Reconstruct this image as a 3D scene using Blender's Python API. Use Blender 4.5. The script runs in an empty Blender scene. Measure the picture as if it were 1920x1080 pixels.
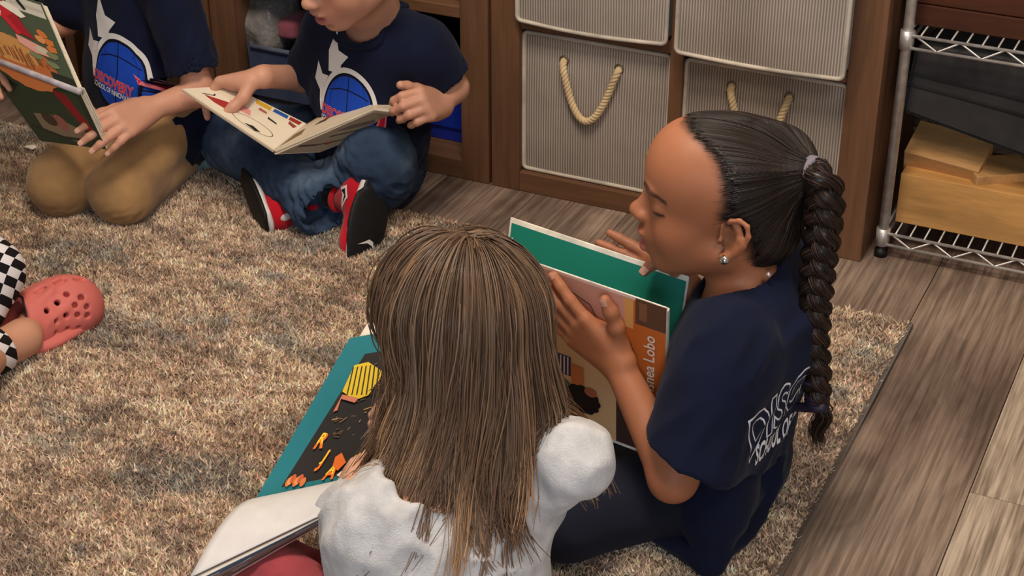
import bpy, bmesh, math, random
import numpy as np
from mathutils import Vector, Matrix
from mathutils.bvhtree import BVHTree
from mathutils.geometry import tessellate_polygon

random.seed(7)
RNG = np.random.default_rng(7)
SC = bpy.context.scene
COL = SC.collection
PI = math.pi

# ------------------------------------------------------------------ camera
FOC, CAM_H = 3100.0, 1.30
PITCH = math.atan2(1740, FOC)
YAW = math.atan2(1700, math.hypot(FOC, 1740))
_fh = np.array([-math.sin(YAW), math.cos(YAW), 0.0])
C_RIGHT = np.array([math.cos(YAW), math.sin(YAW), 0.0])
C_FWD = math.cos(PITCH) * _fh + np.array([0, 0, -math.sin(PITCH)])
C_UP = np.cross(C_RIGHT, C_FWD)
C_POS = np.array([0.0, 0.0, CAM_H])
cam_d = bpy.data.cameras.new('camera')
cam_d.sensor_width = 36.0
cam_d.lens = FOC / 1920 * 36.0
cam_d.clip_start = 0.05
cam_d.clip_end = 50
cam = bpy.data.objects.new('camera', cam_d)
COL.objects.link(cam)
cam.matrix_world = Matrix(((C_RIGHT[0], C_UP[0], -C_FWD[0], C_POS[0]),
                           (C_RIGHT[1], C_UP[1], -C_FWD[1], C_POS[1]),
                           (C_RIGHT[2], C_UP[2], -C_FWD[2], C_POS[2]), (0, 0, 0, 1)))
SC.camera = cam


def P(u, v, X=None, Y=None, Z=None, T=None):
    """world point seen at pixel (u, v) on a plane X=, Y=, Z= or at depth T"""
    r = C_RIGHT * (u - 960) / FOC - C_UP * (v - 540) / FOC + C_FWD
    if Y is not None:
        t = (Y - C_POS[1]) / r[1]
    elif Z is not None:
        t = (Z - C_POS[2]) / r[2]
    elif X is not None:
        t = (X - C_POS[0]) / r[0]
    else:
        t = T
    return C_POS + t * r


# ------------------------------------------------------------------ view, world, lights
SC.view_settings.view_transform = 'Standard'
SC.view_settings.look = 'None'
SC.view_settings.gamma = 1.0
SC.view_settings.use_curve_mapping = False
SC.view_settings.exposure = 0.0
W = bpy.data.worlds.new('world')
SC.world = W
W.use_nodes = True
bg = W.node_tree.nodes['Background']
bg.inputs[0].default_value = (1.0, 0.90, 0.80, 1)
bg.inputs[1].default_value = 0.25


def area(name, loc, target, size, power, color, size_y=None):
    l = bpy.data.lights.new(name, 'AREA')
    l.energy = power
    l.color = color
    l.shape = 'RECTANGLE'
    l.size = size
    l.size_y = size_y or size
    o = bpy.data.objects.new(name, l)
    COL.objects.link(o)
    o.location = loc
    d = Vector(target) - Vector(loc)
    o.rotation_euler = d.to_track_quat('-Z', 'Y').to_euler()
    return o


area('ceiling_light', (-0.75, 1.25, 2.40), (-0.80, 1.45, 0.0), 0.6, 40.0, (1.0, 0.88, 0.75))
area('ceiling_light.001', (-2.2, 2.35, 2.45), (-1.6, 2.0, 0.0), 0.5, 7.0, (1.0, 0.88, 0.75))
area('ceiling_light.002', (0.6, 0.3, 2.40), (-0.4, 1.6, 0.2), 0.6, 14.0, (1.0, 0.88, 0.75))
area('window_light', (0.3, -0.9, 1.05), (-0.7, 1.15, 0.35), 0.7, 19.0, (0.70, 0.83, 1.0), 0.9)


# ------------------------------------------------------------------ colour and materials
def lin(c):
    c = np.asarray(c, float)
    if c.max() > 1.0:
        c = c / 255.0
    return np.where(c <= 0.04045, c / 12.92, ((c + 0.055) / 1.055) ** 2.4)


class NT:
    """tiny helper round a material's node tree"""

    def __init__(self, name, rough=0.7, spec=0.3):
        self.m = bpy.data.materials.new(name)
        self.m.use_nodes = True
        self.t = self.m.node_tree
        self.b = self.t.nodes['Principled BSDF']
        self.b.inputs['Roughness'].default_value = rough
        self.b.inputs['Specular IOR Level'].default_value = spec

    def n(self, kind, **kw):
        nd = self.t.nodes.new(kind)
        for k, v in kw.items():
            if isinstance(k, str) and hasattr(nd, k):
                setattr(nd, k, v)
            else:
                nd.inputs[k.replace('_', ' ')].default_value = v
        return nd

    def link(self, a, b):
        self.t.links.new(a, b)

    def coord(self, scale=(1, 1, 1), rot=(0, 0, 0), kind='Object'):
        tc = self.n('ShaderNodeTexCoord')
        mp = self.n('ShaderNodeMapping')
        mp.inputs['Scale'].default_value = scale
        mp.inputs['Rotation'].default_value = rot
        self.link(tc.outputs[kind], mp.inputs[0])
        return mp.outputs[0]

    def noise(self, vec, scale, detail=3, rough=0.55):
        nd = self.n('ShaderNodeTexNoise')
        nd.inputs['Scale'].default_value = scale
        nd.inputs['Detail'].default_value = detail
        nd.inputs['Roughness'].default_value = rough
        if vec is not None:
            self.link(vec, nd.inputs['Vector'])
        return nd.outputs[0]

    def ramp(self, fac, stops):
        nd = self.n('ShaderNodeValToRGB')
        e = nd.color_ramp.elements
        while len(e) < len(stops):
            e.new(0.5)
        for el, (p, c) in zip(e, stops):
            el.position = p
            l = lin(c)
            el.color = (l[0], l[1], l[2], 1)
        self.link(fac, nd.inputs[0])
        return nd.outputs[0]

    def mix(self, fac, a, b, mode='MIX'):
        nd = self.n('ShaderNodeMix')
        nd.data_type = 'RGBA'
        nd.blend_type = mode
        for sock, val in ((nd.inputs[0], fac), (nd.inputs[6], a), (nd.inputs[7], b)):
            if hasattr(val, 'is_linked'):
                self.link(val, sock)
            elif isinstance(val, (int, float)):
                sock.default_value = val
            else:
                l = lin(val)
                sock.default_value = (l[0], l[1], l[2], 1)
        return nd.outputs[2]

    def color(self, c):
        if hasattr(c, 'is_linked'):
            self.link(c, self.b.inputs['Base Color'])
        else:
            l = lin(c)
            self.b.inputs['Base Color'].default_value = (l[0], l[1], l[2], 1)

    def bump(self, h, strength=0.3, dist=0.002):
        nd = self.n('ShaderNodeBump')
        nd.inputs['Strength'].default_value = strength
        nd.inputs['Distance'].default_value = dist
        self.link(h, nd.inputs['Height'])
        self.link(nd.outputs[0], self.b.inputs['Normal'])
        return nd


def plain(name, c, rough=0.6, spec=0.3, nscale=40, var=0.12, bump=0.1, bscale=300, metal=0.0, dist=0.001):
    k = NT(name, rough, spec)
    co = k.coord()
    base = np.asarray(c, float)
    f = k.noise(co, nscale, 4)
    k.color(k.ramp(f, [(0.3, np.clip(base * (1 - var), 0, 255)), (0.7, np.clip(base * (1 + var), 0, 255))]))
    if bump:
        k.bump(k.noise(co, bscale, 3), bump, dist)
    k.b.inputs['Metallic'].default_value = metal
    return k.m


def cloth(name, c, var=0.15, weave=900, bump=0.35, rough=0.9, sheen=0.15):
    k = NT(name, rough, 0.15)
    co = k.coord()
    base = np.asarray(c, float)
    f = k.noise(co, 14, 5)
    k.color(k.ramp(f, [(0.3, np.clip(base * (1 - var), 0, 255)), (0.72, np.clip(base * (1 + var), 0, 255))]))
    a = k.noise(co, weave, 2)
    b = k.noise(co, 55, 3)
    k.bump(k.mix(0.55, a, b), bump, 0.0016)
    k.b.inputs['Sheen Weight'].default_value = sheen
    k.b.inputs['Sheen Roughness'].default_value = 0.5
    return k.m


def attr_mat(name, rough=0.6, spec=0.3, sss=0.0, bump=0.0, bscale=600, nvar=0.0, sheen=0.0, coat=0.0):
    k = NT(name, rough, spec)
    a = k.n('ShaderNodeAttribute')
    a.attribute_name = 'Col'
    c = a.outputs['Color']
    co = k.coord()
    if nvar:
        f = k.noise(co, 22, 4)
        c = k.mix(f, c, k.mix(1.0, c, (255 * (1 - nvar),) * 3, 'MULTIPLY'))
    k.color(c)
    if bump:
        k.bump(k.noise(co, bscale, 3), bump, 0.0008)
    if sss:
        k.b.inputs['Subsurface Weight'].default_value = sss
        k.b.inputs['Subsurface Radius'].default_value = (0.012, 0.004, 0.002)
        k.b.inputs['Subsurface Scale'].default_value = 0.6
    if coat:
        k.b.inputs['Coat Weight'].default_value = coat
        k.b.inputs['Coat Roughness'].default_value = 0.25
    k.b.inputs['Sheen Weight'].default_value = sheen
    return k.m


# ------------------------------------------------------------------ objects
def tag(o, label=None, cat=None, group=None, kind=None):
    for k, v in (('label', label), ('category', cat), ('group', group), ('kind', kind)):
        if v:
            o[k] = v
    return o


def thing(name, label, cat, loc=(0, 0, 0), group=None):
    o = bpy.data.objects.new(name, None)
    o.empty_display_size = 0.05
    COL.objects.link(o)
    o.location = loc
    return tag(o, label, cat, group)


def link(name, me, mat=None, parent=None, smooth=False):
    o = bpy.data.objects.new(name, me)
    COL.objects.link(o)
    if mat is not None and not me.materials:
        me.materials.append(mat)
    if parent is not None:
        # build coordinates are the world's: undo the parents' offsets
        root = parent
        off = Vector((0, 0, 0))
        while root is not None:
            off += root.location
            root = root.parent
        o.parent = parent
        o.location = -off
    if smooth:
        me.polygons.foreach_set('use_smooth', np.ones(len(me.polygons), bool))
    return o


def mesh_np(name, V, F):
    me = bpy.data.meshes.new(name)
    V = np.asarray(V, np.float32)
    F = np.asarray(F, np.int32)
    n = F.shape[1]
    me.vertices.add(len(V))
    me.vertices.foreach_set('co', V.ravel())
    me.loops.add(F.size)
    me.loops.foreach_set('vertex_index', F.ravel())
    me.polygons.add(len(F))
    me.polygons.foreach_set('loop_start', np.arange(0, F.size, n, dtype=np.int32))
    me.update(calc_edges=True)
    return me


def set_col(me, c):
    """point colours, given in sRGB"""
    a = me.color_attributes.new('Col', 'FLOAT_COLOR', 'POINT')
    c = np.asarray(c, float)
    l = np.ones((len(c), 4), np.float32)
    l[:, :3] = lin(np.clip(c, 0, 255) / 255.0 if c.max() > 1 else c)
    a.data.foreach_set('color', l.ravel())


def box_bm(bm, c, s, rot=None, bevel=0.0):
    """box with centre c and full sizes s"""
    r = bmesh.ops.create_cube(bm, size=1.0)
    vs = r['verts']
    bmesh.ops.scale(bm, vec=s, verts=vs)
    if bevel:
        es = list({e for v in vs for e in v.link_edges})
        rb = bmesh.ops.bevel(bm, geom=es, offset=bevel, segments=2, affect='EDGES', profile=0.6)
        vs = list({v for f in rb['faces'] for v in f.verts} | {v for v in vs if v.is_valid})
    if rot is not None:
        bmesh.ops.rotate(bm, cent=(0, 0, 0), matrix=rot, verts=vs)
    bmesh.ops.translate(bm, vec=c, verts=vs)
    return vs


def bm_obj(name, bm, mat, parent=None, smooth=False):
    bmesh.ops.recalc_face_normals(bm, faces=bm.faces)
    me = bpy.data.meshes.new(name)
    bm.to_mesh(me)
    bm.free()
    return link(name, me, mat, parent, smooth)


def box(name, c, s, mat, parent=None, rot=None, bevel=0.002):
    bm = bmesh.new()
    box_bm(bm, c, s, rot, bevel)
    return bm_obj(name, bm, mat, parent)


def box3(name, lo, hi, mat, parent=None, bevel=0.002):
    lo, hi = np.array(lo, float), np.array(hi, float)
    return box(name, (lo + hi) / 2, hi - lo, mat, parent, None, bevel)


def slab(name, quad, th, mat, parent=None, bevel=0.0, seg=1):
    """a sheet or board: four corners, thickened by th to the side away from the quad's normal"""
    q = [np.asarray(p, float) for p in quad]
    n = np.cross(q[1] - q[0], q[3] - q[0])
    n = n / np.linalg.norm(n)
    bm = bmesh.new()
    top = [bm.verts.new(p) for p in q]
    bot = [bm.verts.new(p - n * th) for p in q]
    bm.faces.new(top)
    bm.faces.new(bot[::-1])
    for i in range(4):
        j = (i + 1) % 4
        bm.faces.new((top[j], top[i], bot[i], bot[j]))
    if bevel:
        bmesh.ops.bevel(bm, geom=list(bm.edges), offset=bevel, segments=2, affect='EDGES')
    return bm_obj(name, bm, mat, parent)


def tube_np(path, rad, sides=8, closed=False):
    """verts, faces of a tube round a polyline; rad number or list"""
    p = np.asarray(path, float)
    n = len(p)
    r = np.broadcast_to(np.asarray(rad, float), (n,))
    t = np.gradient(p, axis=0)
    if closed:
        t = np.roll(p, -1, 0) - np.roll(p, 1, 0)
    t /= np.linalg.norm(t, axis=1)[:, None] + 1e-12
    ref = np.array([0, 0, 1.0]) if abs(t[0][2]) < 0.9 else np.array([1.0, 0, 0])
    ns = []
    a = ref
    for i in range(n):
        a = a - t[i] * (a @ t[i])
        a = a / (np.linalg.norm(a) + 1e-12)
        ns.append(a)
    ns = np.array(ns)
    bs = np.cross(t, ns)
    ang = np.arange(sides) * 2 * PI / sides
    V = p[:, None, :] + r[:, None, None] * (np.cos(ang)[None, :, None] * ns[:, None, :] + np.sin(ang)[None, :, None] * bs[:, None, :])
    V = V.reshape(-1, 3)
    F = []
    m = n if closed else n - 1
    for i in range(m):
        i2 = (i + 1) % n
        for j in range(sides):
            k = (j + 1) % sides
            F.append((i * sides + j, i * sides + k, i2 * sides + k, i2 * sides + j))
    return V, F


class MB:
    """collects tubes and boxes into one mesh"""

    def __init__(self):
        self.V, self.F, self.n = [], [], 0

    def add(self, V, F):
        V = np.asarray(V, float)
        self.F += [tuple(i + self.n for i in f) for f in F]
        self.V.append(V)
        self.n += len(V)

    def tube(self, path, rad, sides=8, closed=False, caps=True):
        V, F = tube_np(path, rad, sides, closed)
        F = list(F)
        if caps and not closed:
            F.append(tuple(range(sides))[::-1])
            F.append(tuple(range(len(V) - sides, len(V))))
        self.add(V, F)

    def box(self, c, s, rot=None):
        c, s = np.asarray(c, float), np.asarray(s, float) / 2
        k = np.array([(x, y, z) for x in (-1, 1) for y in (-1, 1) for z in (-1, 1)], float) * s
        if rot is not None:
            k = k @ np.asarray(rot).T
        self.add(k + c, [(0, 1, 3, 2), (4, 6, 7, 5), (0, 4, 5, 1), (2, 3, 7, 6), (0, 2, 6, 4), (1, 5, 7, 3)])

    def obj(self, name, mat, parent=None, smooth=True):
        me = bpy.data.meshes.new(name)
        me.from_pydata(np.vstack(self.V).tolist(), [], self.F)
        me.update()
        return link(name, me, mat, parent, smooth)


def strands_mesh(name, paths, rads, cols, mat, parent, sides=3):
    """paths (n, m, 3), rads (n, m) or (m,), cols (n, m, 3): many hairs as one mesh"""
    p = np.asarray(paths, float)
    n, m, _ = p.shape
    t = np.gradient(p, axis=1)
    t /= np.linalg.norm(t, axis=2, keepdims=True) + 1e-12
    ref = np.where(np.abs(t[..., 2:3]) < 0.8, np.array([0, 0, 1.0]), np.array([1.0, 0, 0]))
    ref = np.broadcast_to(ref[:, m // 2:m // 2 + 1], p.shape)
    a = ref - t * (ref * t).sum(2, keepdims=True)
    a /= np.linalg.norm(a, axis=2, keepdims=True) + 1e-9
    b = np.cross(t, a)
    r = np.broadcast_to(np.asarray(rads, float), (n, m))
    ang = np.arange(sides) * 2 * PI / sides
    V = p[:, :, None, :] + r[:, :, None, None] * (np.cos(ang)[:, None] * a[:, :, None, :] + np.sin(ang)[:, None] * b[:, :, None, :])
    idx = np.arange(n * m * sides).reshape(n, m, sides)
    F = np.stack([idx[:, :-1], np.roll(idx, -1, 2)[:, :-1], np.roll(idx, -1, 2)[:, 1:], idx[:, 1:]], -1).reshape(-1, 4)
    me = mesh_np(name, V.reshape(-1, 3), F)
    if cols is not None:
        c = np.repeat(np.asarray(cols, float).reshape(n, m, 1, 3), sides, 2).reshape(-1, 3)
        set_col(me, c)
    return link(name, me, mat, parent, True)


# ------------------------------------------------------------------ signed distance modelling
def unit(v):
    v = np.asarray(v, float)
    return v / (np.linalg.norm(v) + 1e-12)


def rotm(axis, ang):
    return np.array(Matrix.Rotation(ang, 3, Vector(axis)))


class Sdf:
    """smooth unions and cuts of simple solids, turned into one continuous surface"""

    def __init__(self):
        self.p = []

    def _add(self, op, fn, lo, hi, k):
        self.p.append((op, fn, np.asarray(lo, float), np.asarray(hi, float), k))
        return self

    def cone(self, a, b, ra, rb=None, k=0.01, op='add', flat=None):
        """round cone; flat=(axis, f): thickness along axis scaled by f"""
        a, b = np.asarray(a, float), np.asarray(b, float)
        rb = ra if rb is None else rb
        ba = b - a
        l2 = max(ba @ ba, 1e-12)
        R = max(ra, rb)
        fa, ff = (unit(flat[0]), flat[1]) if flat else (None, 1.0)

        def fn(x, y, z):
            dx, dy, dz = x - a[0], y - a[1], z - a[2]
            bx, by, bz = ba
            L2 = l2
            if fa is not None:
                s = (dx * fa[0] + dy * fa[1] + dz * fa[2]) * (1 / ff - 1)
                dx, dy, dz = dx + s * fa[0], dy + s * fa[1], dz + s * fa[2]
                sb = (ba @ fa) * (1 / ff - 1)
                bx, by, bz = ba + sb * fa
                L2 = bx * bx + by * by + bz * bz
            h = np.clip((dx * bx + dy * by + dz * bz) / L2, 0, 1)
            ex, ey, ez = dx - bx * h, dy - by * h, dz - bz * h
            return (np.sqrt(ex * ex + ey * ey + ez * ez) - (ra + (rb - ra) * h)) * min(1.0, ff)
        R2 = R * max(1.0, ff)
        return self._add(op, fn, np.minimum(a, b) - R2, np.maximum(a, b) + R2, k)

    def chain(self, pts, rs, k=0.01, op='add'):
        for i in range(len(pts) - 1):
            self.cone(pts[i], pts[i + 1], rs[i], rs[i + 1], k, op)
        return self

    def ell(self, c, r, k=0.01, R=None, op='add'):
        """ellipsoid; R columns are its axes"""
        c, r = np.asarray(c, float), np.asarray(r, float)
        M = np.eye(3) if R is None else np.asarray(R, float)

        def fn(x, y, z):
            dx, dy, dz = x - c[0], y - c[1], z - c[2]
            q0 = dx * M[0, 0] + dy * M[1, 0] + dz * M[2, 0]
            q1 = dx * M[0, 1] + dy * M[1, 1] + dz * M[2, 1]
            q2 = dx * M[0, 2] + dy * M[1, 2] + dz * M[2, 2]
            k0 = np.sqrt((q0 / r[0]) ** 2 + (q1 / r[1]) ** 2 + (q2 / r[2]) ** 2)
            k1 = np.sqrt((q0 / r[0] ** 2) ** 2 + (q1 / r[1] ** 2) ** 2 + (q2 / r[2] ** 2) ** 2)
            return k0 * (k0 - 1) / (k1 + 1e-9)
        e = np.abs(M) @ r
        return self._add(op, fn, c - e, c + e, k)

    def plane(self, p, n, k=0.004, lo=None, hi=None):
        """cut away everything on the side n points to (inside lo..hi when given)"""
        p, n = np.asarray(p, float), unit(n)

        def fn(x, y, z):
            return -((x - p[0]) * n[0] + (y - p[1]) * n[1] + (z - p[2]) * n[2])
        return self._add('sub', fn, np.full(3, -1e3) if lo is None else lo, np.full(3, 1e3) if hi is None else hi, k)

    def func(self, fn, lo, hi, k=0.004, op='add'):
        return self._add(op, fn, lo, hi, k)

    @staticmethod
    def comb(f, d, op, k):
        if op in ('sub', 'keep'):
            d = -d if op == 'sub' else d
            h = np.maximum(k - np.abs(f - d), 0) / k
            return np.maximum(f, d) + h * h * k * 0.25
        h = np.maximum(k - np.abs(f - d), 0) / k
        return np.minimum(f, d) - h * h * k * 0.25

    def at(self, pts):
        p = np.asarray(pts, float)
        f = np.full(p.shape[:-1], 1.0)
        for op, fn, lo, hi, k in self.p:
            d = fn(p[..., 0], p[..., 1], p[..., 2])
            f = self.comb(f, d, op, max(k, 1e-5))
        return f

    def grad(self, pts, e=0.001):
        p = np.asarray(pts, float)
        g = np.stack([self.at(p + np.eye(3)[i] * e) - self.at(p - np.eye(3)[i] * e) for i in range(3)], -1)
        return g / (np.linalg.norm(g, axis=-1, keepdims=True) + 1e-9)

    def project(self, pts, off=0.0, it=4):
        p = np.array(pts, float)
        for _ in range(it):
            p = p - (self.at(p) - off)[..., None] * self.grad(p)
        return p

    def mesh(self, h):
        los = np.array([q[2] for q in self.p if q[0] == 'add'])
        his = np.array([q[3] for q in self.p if q[0] == 'add'])
        lo = los.min(0) - 4 * h
        hi = his.max(0) + 4 * h
        n = np.ceil((hi - lo) / h).astype(int) + 1
        ax = [(lo[i] + np.arange(n[i]) * h).astype(np.float32) for i in range(3)]
        Fd = np.full(tuple(n), 1.0, np.float32)
        for op, fn, l, u, k in self.p:
            m = k + 3 * h
            i0 = np.clip(np.floor((l - m - lo) / h).astype(int), 0, n)
            i1 = np.clip(np.ceil((u + m - lo) / h).astype(int) + 1, 0, n)
            if (i1 <= i0).any():
                continue
            s = tuple(slice(a, b) for a, b in zip(i0, i1))
            d = fn(ax[0][s[0]][:, None, None], ax[1][s[1]][None, :, None], ax[2][s[2]][None, None, :]).astype(np.float32)
            Fd[s] = self.comb(Fd[s], d, op, max(k, 1e-5))
        return surfnet(Fd, lo, h)


def surfnet(Fd, lo, h):
    s = Fd < 0
    c = np.zeros(tuple(np.array(s.shape) - 1), np.int8)
    offs = [(a, b, d) for a in (0, 1) for b in (0, 1) for d in (0, 1)]
    sh = c.shape
    for a, b, d in offs:
        c += s[a:a + sh[0], b:b + sh[1], d:d + sh[2]]
    act = (c > 0) & (c < 8)
    I = np.argwhere(act)
    vals = np.stack([Fd[I[:, 0] + a, I[:, 1] + b, I[:, 2] + d] for a, b, d in offs], 1)
    cor = np.array(offs, float)
    acc = np.zeros((len(I), 3))
    cnt = np.zeros(len(I))
    for i in range(8):
        for j in range(i + 1, 8):
            if np.abs(cor[i] - cor[j]).sum() != 1:
                continue
            v0, v1 = vals[:, i], vals[:, j]
            x = (v0 < 0) != (v1 < 0)
            t = np.where(x, v0 / np.where(x, v0 - v1, 1), 0)
            acc += np.where(x[:, None], cor[i] + t[:, None] * (cor[j] - cor[i]), 0)
            cnt += x
    V = (I + acc / cnt[:, None]) * h + lo
    vid = np.full(sh, -1, np.int32)
    vid[act] = np.arange(len(I))
    Fs = []
    for axn in range(3):
        o1, o2 = [(1, 2), (2, 0), (0, 1)][axn]
        sl0 = [slice(None)] * 3
        sl1 = [slice(None)] * 3
        sl0[axn] = slice(0, -1)
        sl1[axn] = slice(1, None)
        a, b = s[tuple(sl0)], s[tuple(sl1)]
        E = np.argwhere(a != b)
        ok = (E[:, o1] > 0) & (E[:, o2] > 0) & (E[:, o1] < s.shape[o1] - 1) & (E[:, o2] < s.shape[o2] - 1)
        E = E[ok]
        fl = a[E[:, 0], E[:, 1], E[:, 2]]
        e1, e2 = np.eye(3, dtype=int)[o1], np.eye(3, dtype=int)[o2]
        g = lambda D: vid[D[:, 0], D[:, 1], D[:, 2]]
        q = np.stack([g(E - e1 - e2), g(E - e2), g(E), g(E - e1)], 1)
        q[~fl] = q[~fl][:, ::-1]
        Fs.append(q)
    return V, np.vstack(Fs)


def smooth_verts(V, F, it=1, lam=0.5):
    n = len(V)
    for _ in range(it):
        acc = np.zeros_like(V)
        cnt = np.zeros(n)
        for a, b in ((0, 1), (1, 2), (2, 3), (3, 0)):
            np.add.at(acc, F[:, a], V[F[:, b]])
            np.add.at(cnt, F[:, a], 1)
            np.add.at(acc, F[:, b], V[F[:, a]])
            np.add.at(cnt, F[:, b], 1)
        V = V + lam * (acc / cnt[:, None] - V)
    return V


def sdf_obj(name, s, h, mat, parent=None, colfn=None, disp=None, smooth=1):
    V, F = s.mesh(h)
    if smooth:
        V = smooth_verts(V, F, smooth)
    me = mesh_np(name, V, F)
    if disp is not None:
        N = np.empty(len(V) * 3, np.float32)
        me.vertex_normals.foreach_get('vector', N)
        N = N.reshape(-1, 3)
        V = V + N * disp(V)[:, None]
        me.vertices.foreach_set('co', V.astype(np.float32).ravel())
        me.update()
    if colfn is not None:
        set_col(me, colfn(V))
    return link(name, me, mat, parent, True)


def wave_noise(seed, n=10, fmin=8, fmax=40):
    """smooth pseudo noise as a sum of plane waves, roughly in -1..1"""
    r = np.random.default_rng(seed)
    d = r.normal(size=(n, 3))
    d /= np.linalg.norm(d, axis=1)[:, None]
    f = np.exp(r.uniform(math.log(fmin), math.log(fmax), n))
    ph = r.uniform(0, 2 * PI, n)

    def fn(V):
        return np.sin((V @ (d * f[:, None]).T) * 1.0 + ph).sum(1) / math.sqrt(n)
    return fn


# ------------------------------------------------------------------ flat print (lettering, emblems, pictures)
class Print:
    """layers of flat coloured shapes in (u, v); later shapes lie on top"""

    def __init__(self):
        self.s = []

    def poly(self, pts, c):
        pts = [(float(a), float(b)) for a, b in pts]
        v = [Vector((a, b, 0)) for a, b in pts]
        tris = tessellate_polygon([v])
        self.s.append((np.array(pts), [tuple(t) for t in tris], c))
        return self

    def rect(self, x0, y0, x1, y1, c):
        return self.poly([(x0, y0), (x1, y0), (x1, y1), (x0, y1)], c)

    def ell(self, cx, cy, rx, ry, c, rot=0.0, n=28, a0=0, a1=2 * PI, wob=0, seed=0):
        r = random.Random(seed)
        pts = []
        full = abs(a1 - a0 - 2 * PI) < 1e-6
        for i in range(n if full else n + 1):
            a = a0 + (a1 - a0) * i / n
            m = 1 + wob * (r.random() - 0.5)
            x, y = rx * m * math.cos(a), ry * m * math.sin(a)
            pts.append((cx + x * math.cos(rot) - y * math.sin(rot), cy + x * math.sin(rot) + y * math.cos(rot)))
        return self.poly(pts, c)

    def stroke(self, pts, w, c, closed=False):
        p = np.asarray(pts, float)
        if closed:
            p = np.vstack([p, p[:1]])
        t = np.gradient(p, axis=0)
        t /= np.linalg.norm(t, axis=1)[:, None] + 1e-12
        n = np.stack([-t[:, 1], t[:, 0]], 1)
        w = np.broadcast_to(np.asarray(w, float), (len(p),))[:, None] / 2
        V = np.vstack([p + n * w, p - n * w])
        m = len(p)
        tris = []
        for i in range(m - 1):
            tris += [(i, m + i, i + 1), (i + 1, m + i, m + i + 1)]
        self.s.append((V, tris, c))
        return self

    def text(self, body, x, y, size, c, rot=0.0, bold=0.0, align='LEFT', sx=1.0, shear=0.0, warp=None):
        cu = bpy.data.curves.new('t', 'FONT')
        cu.body = body
        cu.size = size
        cu.offset = bold * size
        cu.align_x = align
        cu.shear = shear
        cu.resolution_u = 3
        o = bpy.data.objects.new('t', cu)
        COL.objects.link(o)
        me = bpy.data.meshes.new_from_object(o.evaluated_get(bpy.context.evaluated_depsgraph_get()))
        bpy.data.objects.remove(o)
        bpy.data.curves.remove(cu)
        me.calc_loop_triangles()
        V = np.array([v.co[:2] for v in me.vertices], float).reshape(-1, 2)
        V[:, 0] *= sx
        if warp:
            V = warp(V)
        ca, sa = math.cos(rot), math.sin(rot)
        V = np.stack([x + V[:, 0] * ca - V[:, 1] * sa, y + V[:, 0] * sa + V[:, 1] * ca], 1)
        tris = [tuple(t.vertices) for t in me.loop_triangles]
        bpy.data.meshes.remove(me)
        self.s.append((V, tris, c))
        return self

    def build(self, name, fmap, mat, parent, grid=None, lift=0.0003, step=0.08):
        """fmap(uv array) -> points, normals; grid: finest cell size in uv for curved surfaces"""
        AV, AF, AC, base = [], [], [], 0
        for li, (V, T, c) in enumerate(self.s):
            bm = bmesh.new()
            vs = [bm.verts.new((a, b, 0)) for a, b in V]
            for t in T:
                try:
                    bm.faces.new([vs[i] for i in t])
                except ValueError:
                    pass
            if grid:
                for axn in (0, 1):
                    lo, hi = V[:, axn].min(), V[:, axn].max()
                    x = math.floor(lo / grid) * grid + grid
                    while x < hi:
                        no = (1, 0, 0) if axn == 0 else (0, 1, 0)
                        co = (x, 0, 0) if axn == 0 else (0, x, 0)
                        bmesh.ops.bisect_plane(bm, geom=bm.verts[:] + bm.edges[:] + bm.faces[:], plane_co=co, plane_no=no, dist=1e-7)
                        x += grid
            bmesh.ops.triangulate(bm, faces=bm.faces[:])
            bm.verts.index_update()
            uv = np.array([v.co[:2] for v in bm.verts], float).reshape(-1, 2)
            fs = np.array([[v.index for v in f.verts] for f in bm.faces], int).reshape(-1, 3)
            bm.free()
            if not len(fs):
                continue
            pts, nor = fmap(uv)
            AV.append(pts + nor * (lift * (1 + step * li)))
            # keep faces turned to the normal's side
            a, b, d = AV[-1][fs[:, 0]], AV[-1][fs[:, 1]], AV[-1][fs[:, 2]]
            fl = (np.cross(b - a, d - a) * nor[fs[:, 0]]).sum(1) < 0
            fs[fl] = fs[fl][:, ::-1]
            AF.append(fs + base)
            cc = np.empty((len(uv), 3))
            cc[:] = c
            AC.append(cc)
            base += len(uv)
        me = mesh_np(name, np.vstack(AV), np.vstack(AF))
        set_col(me, np.vstack(AC))
        return link(name, me, mat, parent, False)


def quad_map(q, flip=False):
    """(u, v) in 0..1 over a quad q0 q1 q2 q3 (u along q0->q1, v along q0->q3)"""
    q = [np.asarray(p, float) for p in q]
    n = unit(np.cross(q[1] - q[0], q[3] - q[0]))
    if flip:
        n = -n

    def f(uv):
        u, v = uv[:, :1], uv[:, 1:2]
        p = q[0] * (1 - u) * (1 - v) + q[1] * u * (1 - v) + q[2] * u * v + q[3] * (1 - u) * v
        return p, np.broadcast_to(n, p.shape)
    return f


def px_on(u, v, p, n):
    """point of the plane (p, n) seen at pixel (u, v)"""
    r = P(u, v, T=1.0) - C_POS
    return C_POS + r * (((np.asarray(p) - C_POS) @ n) / (r @ n))


def depth(p):
    return float((np.asarray(p) - C_POS) @ C_FWD)


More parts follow.
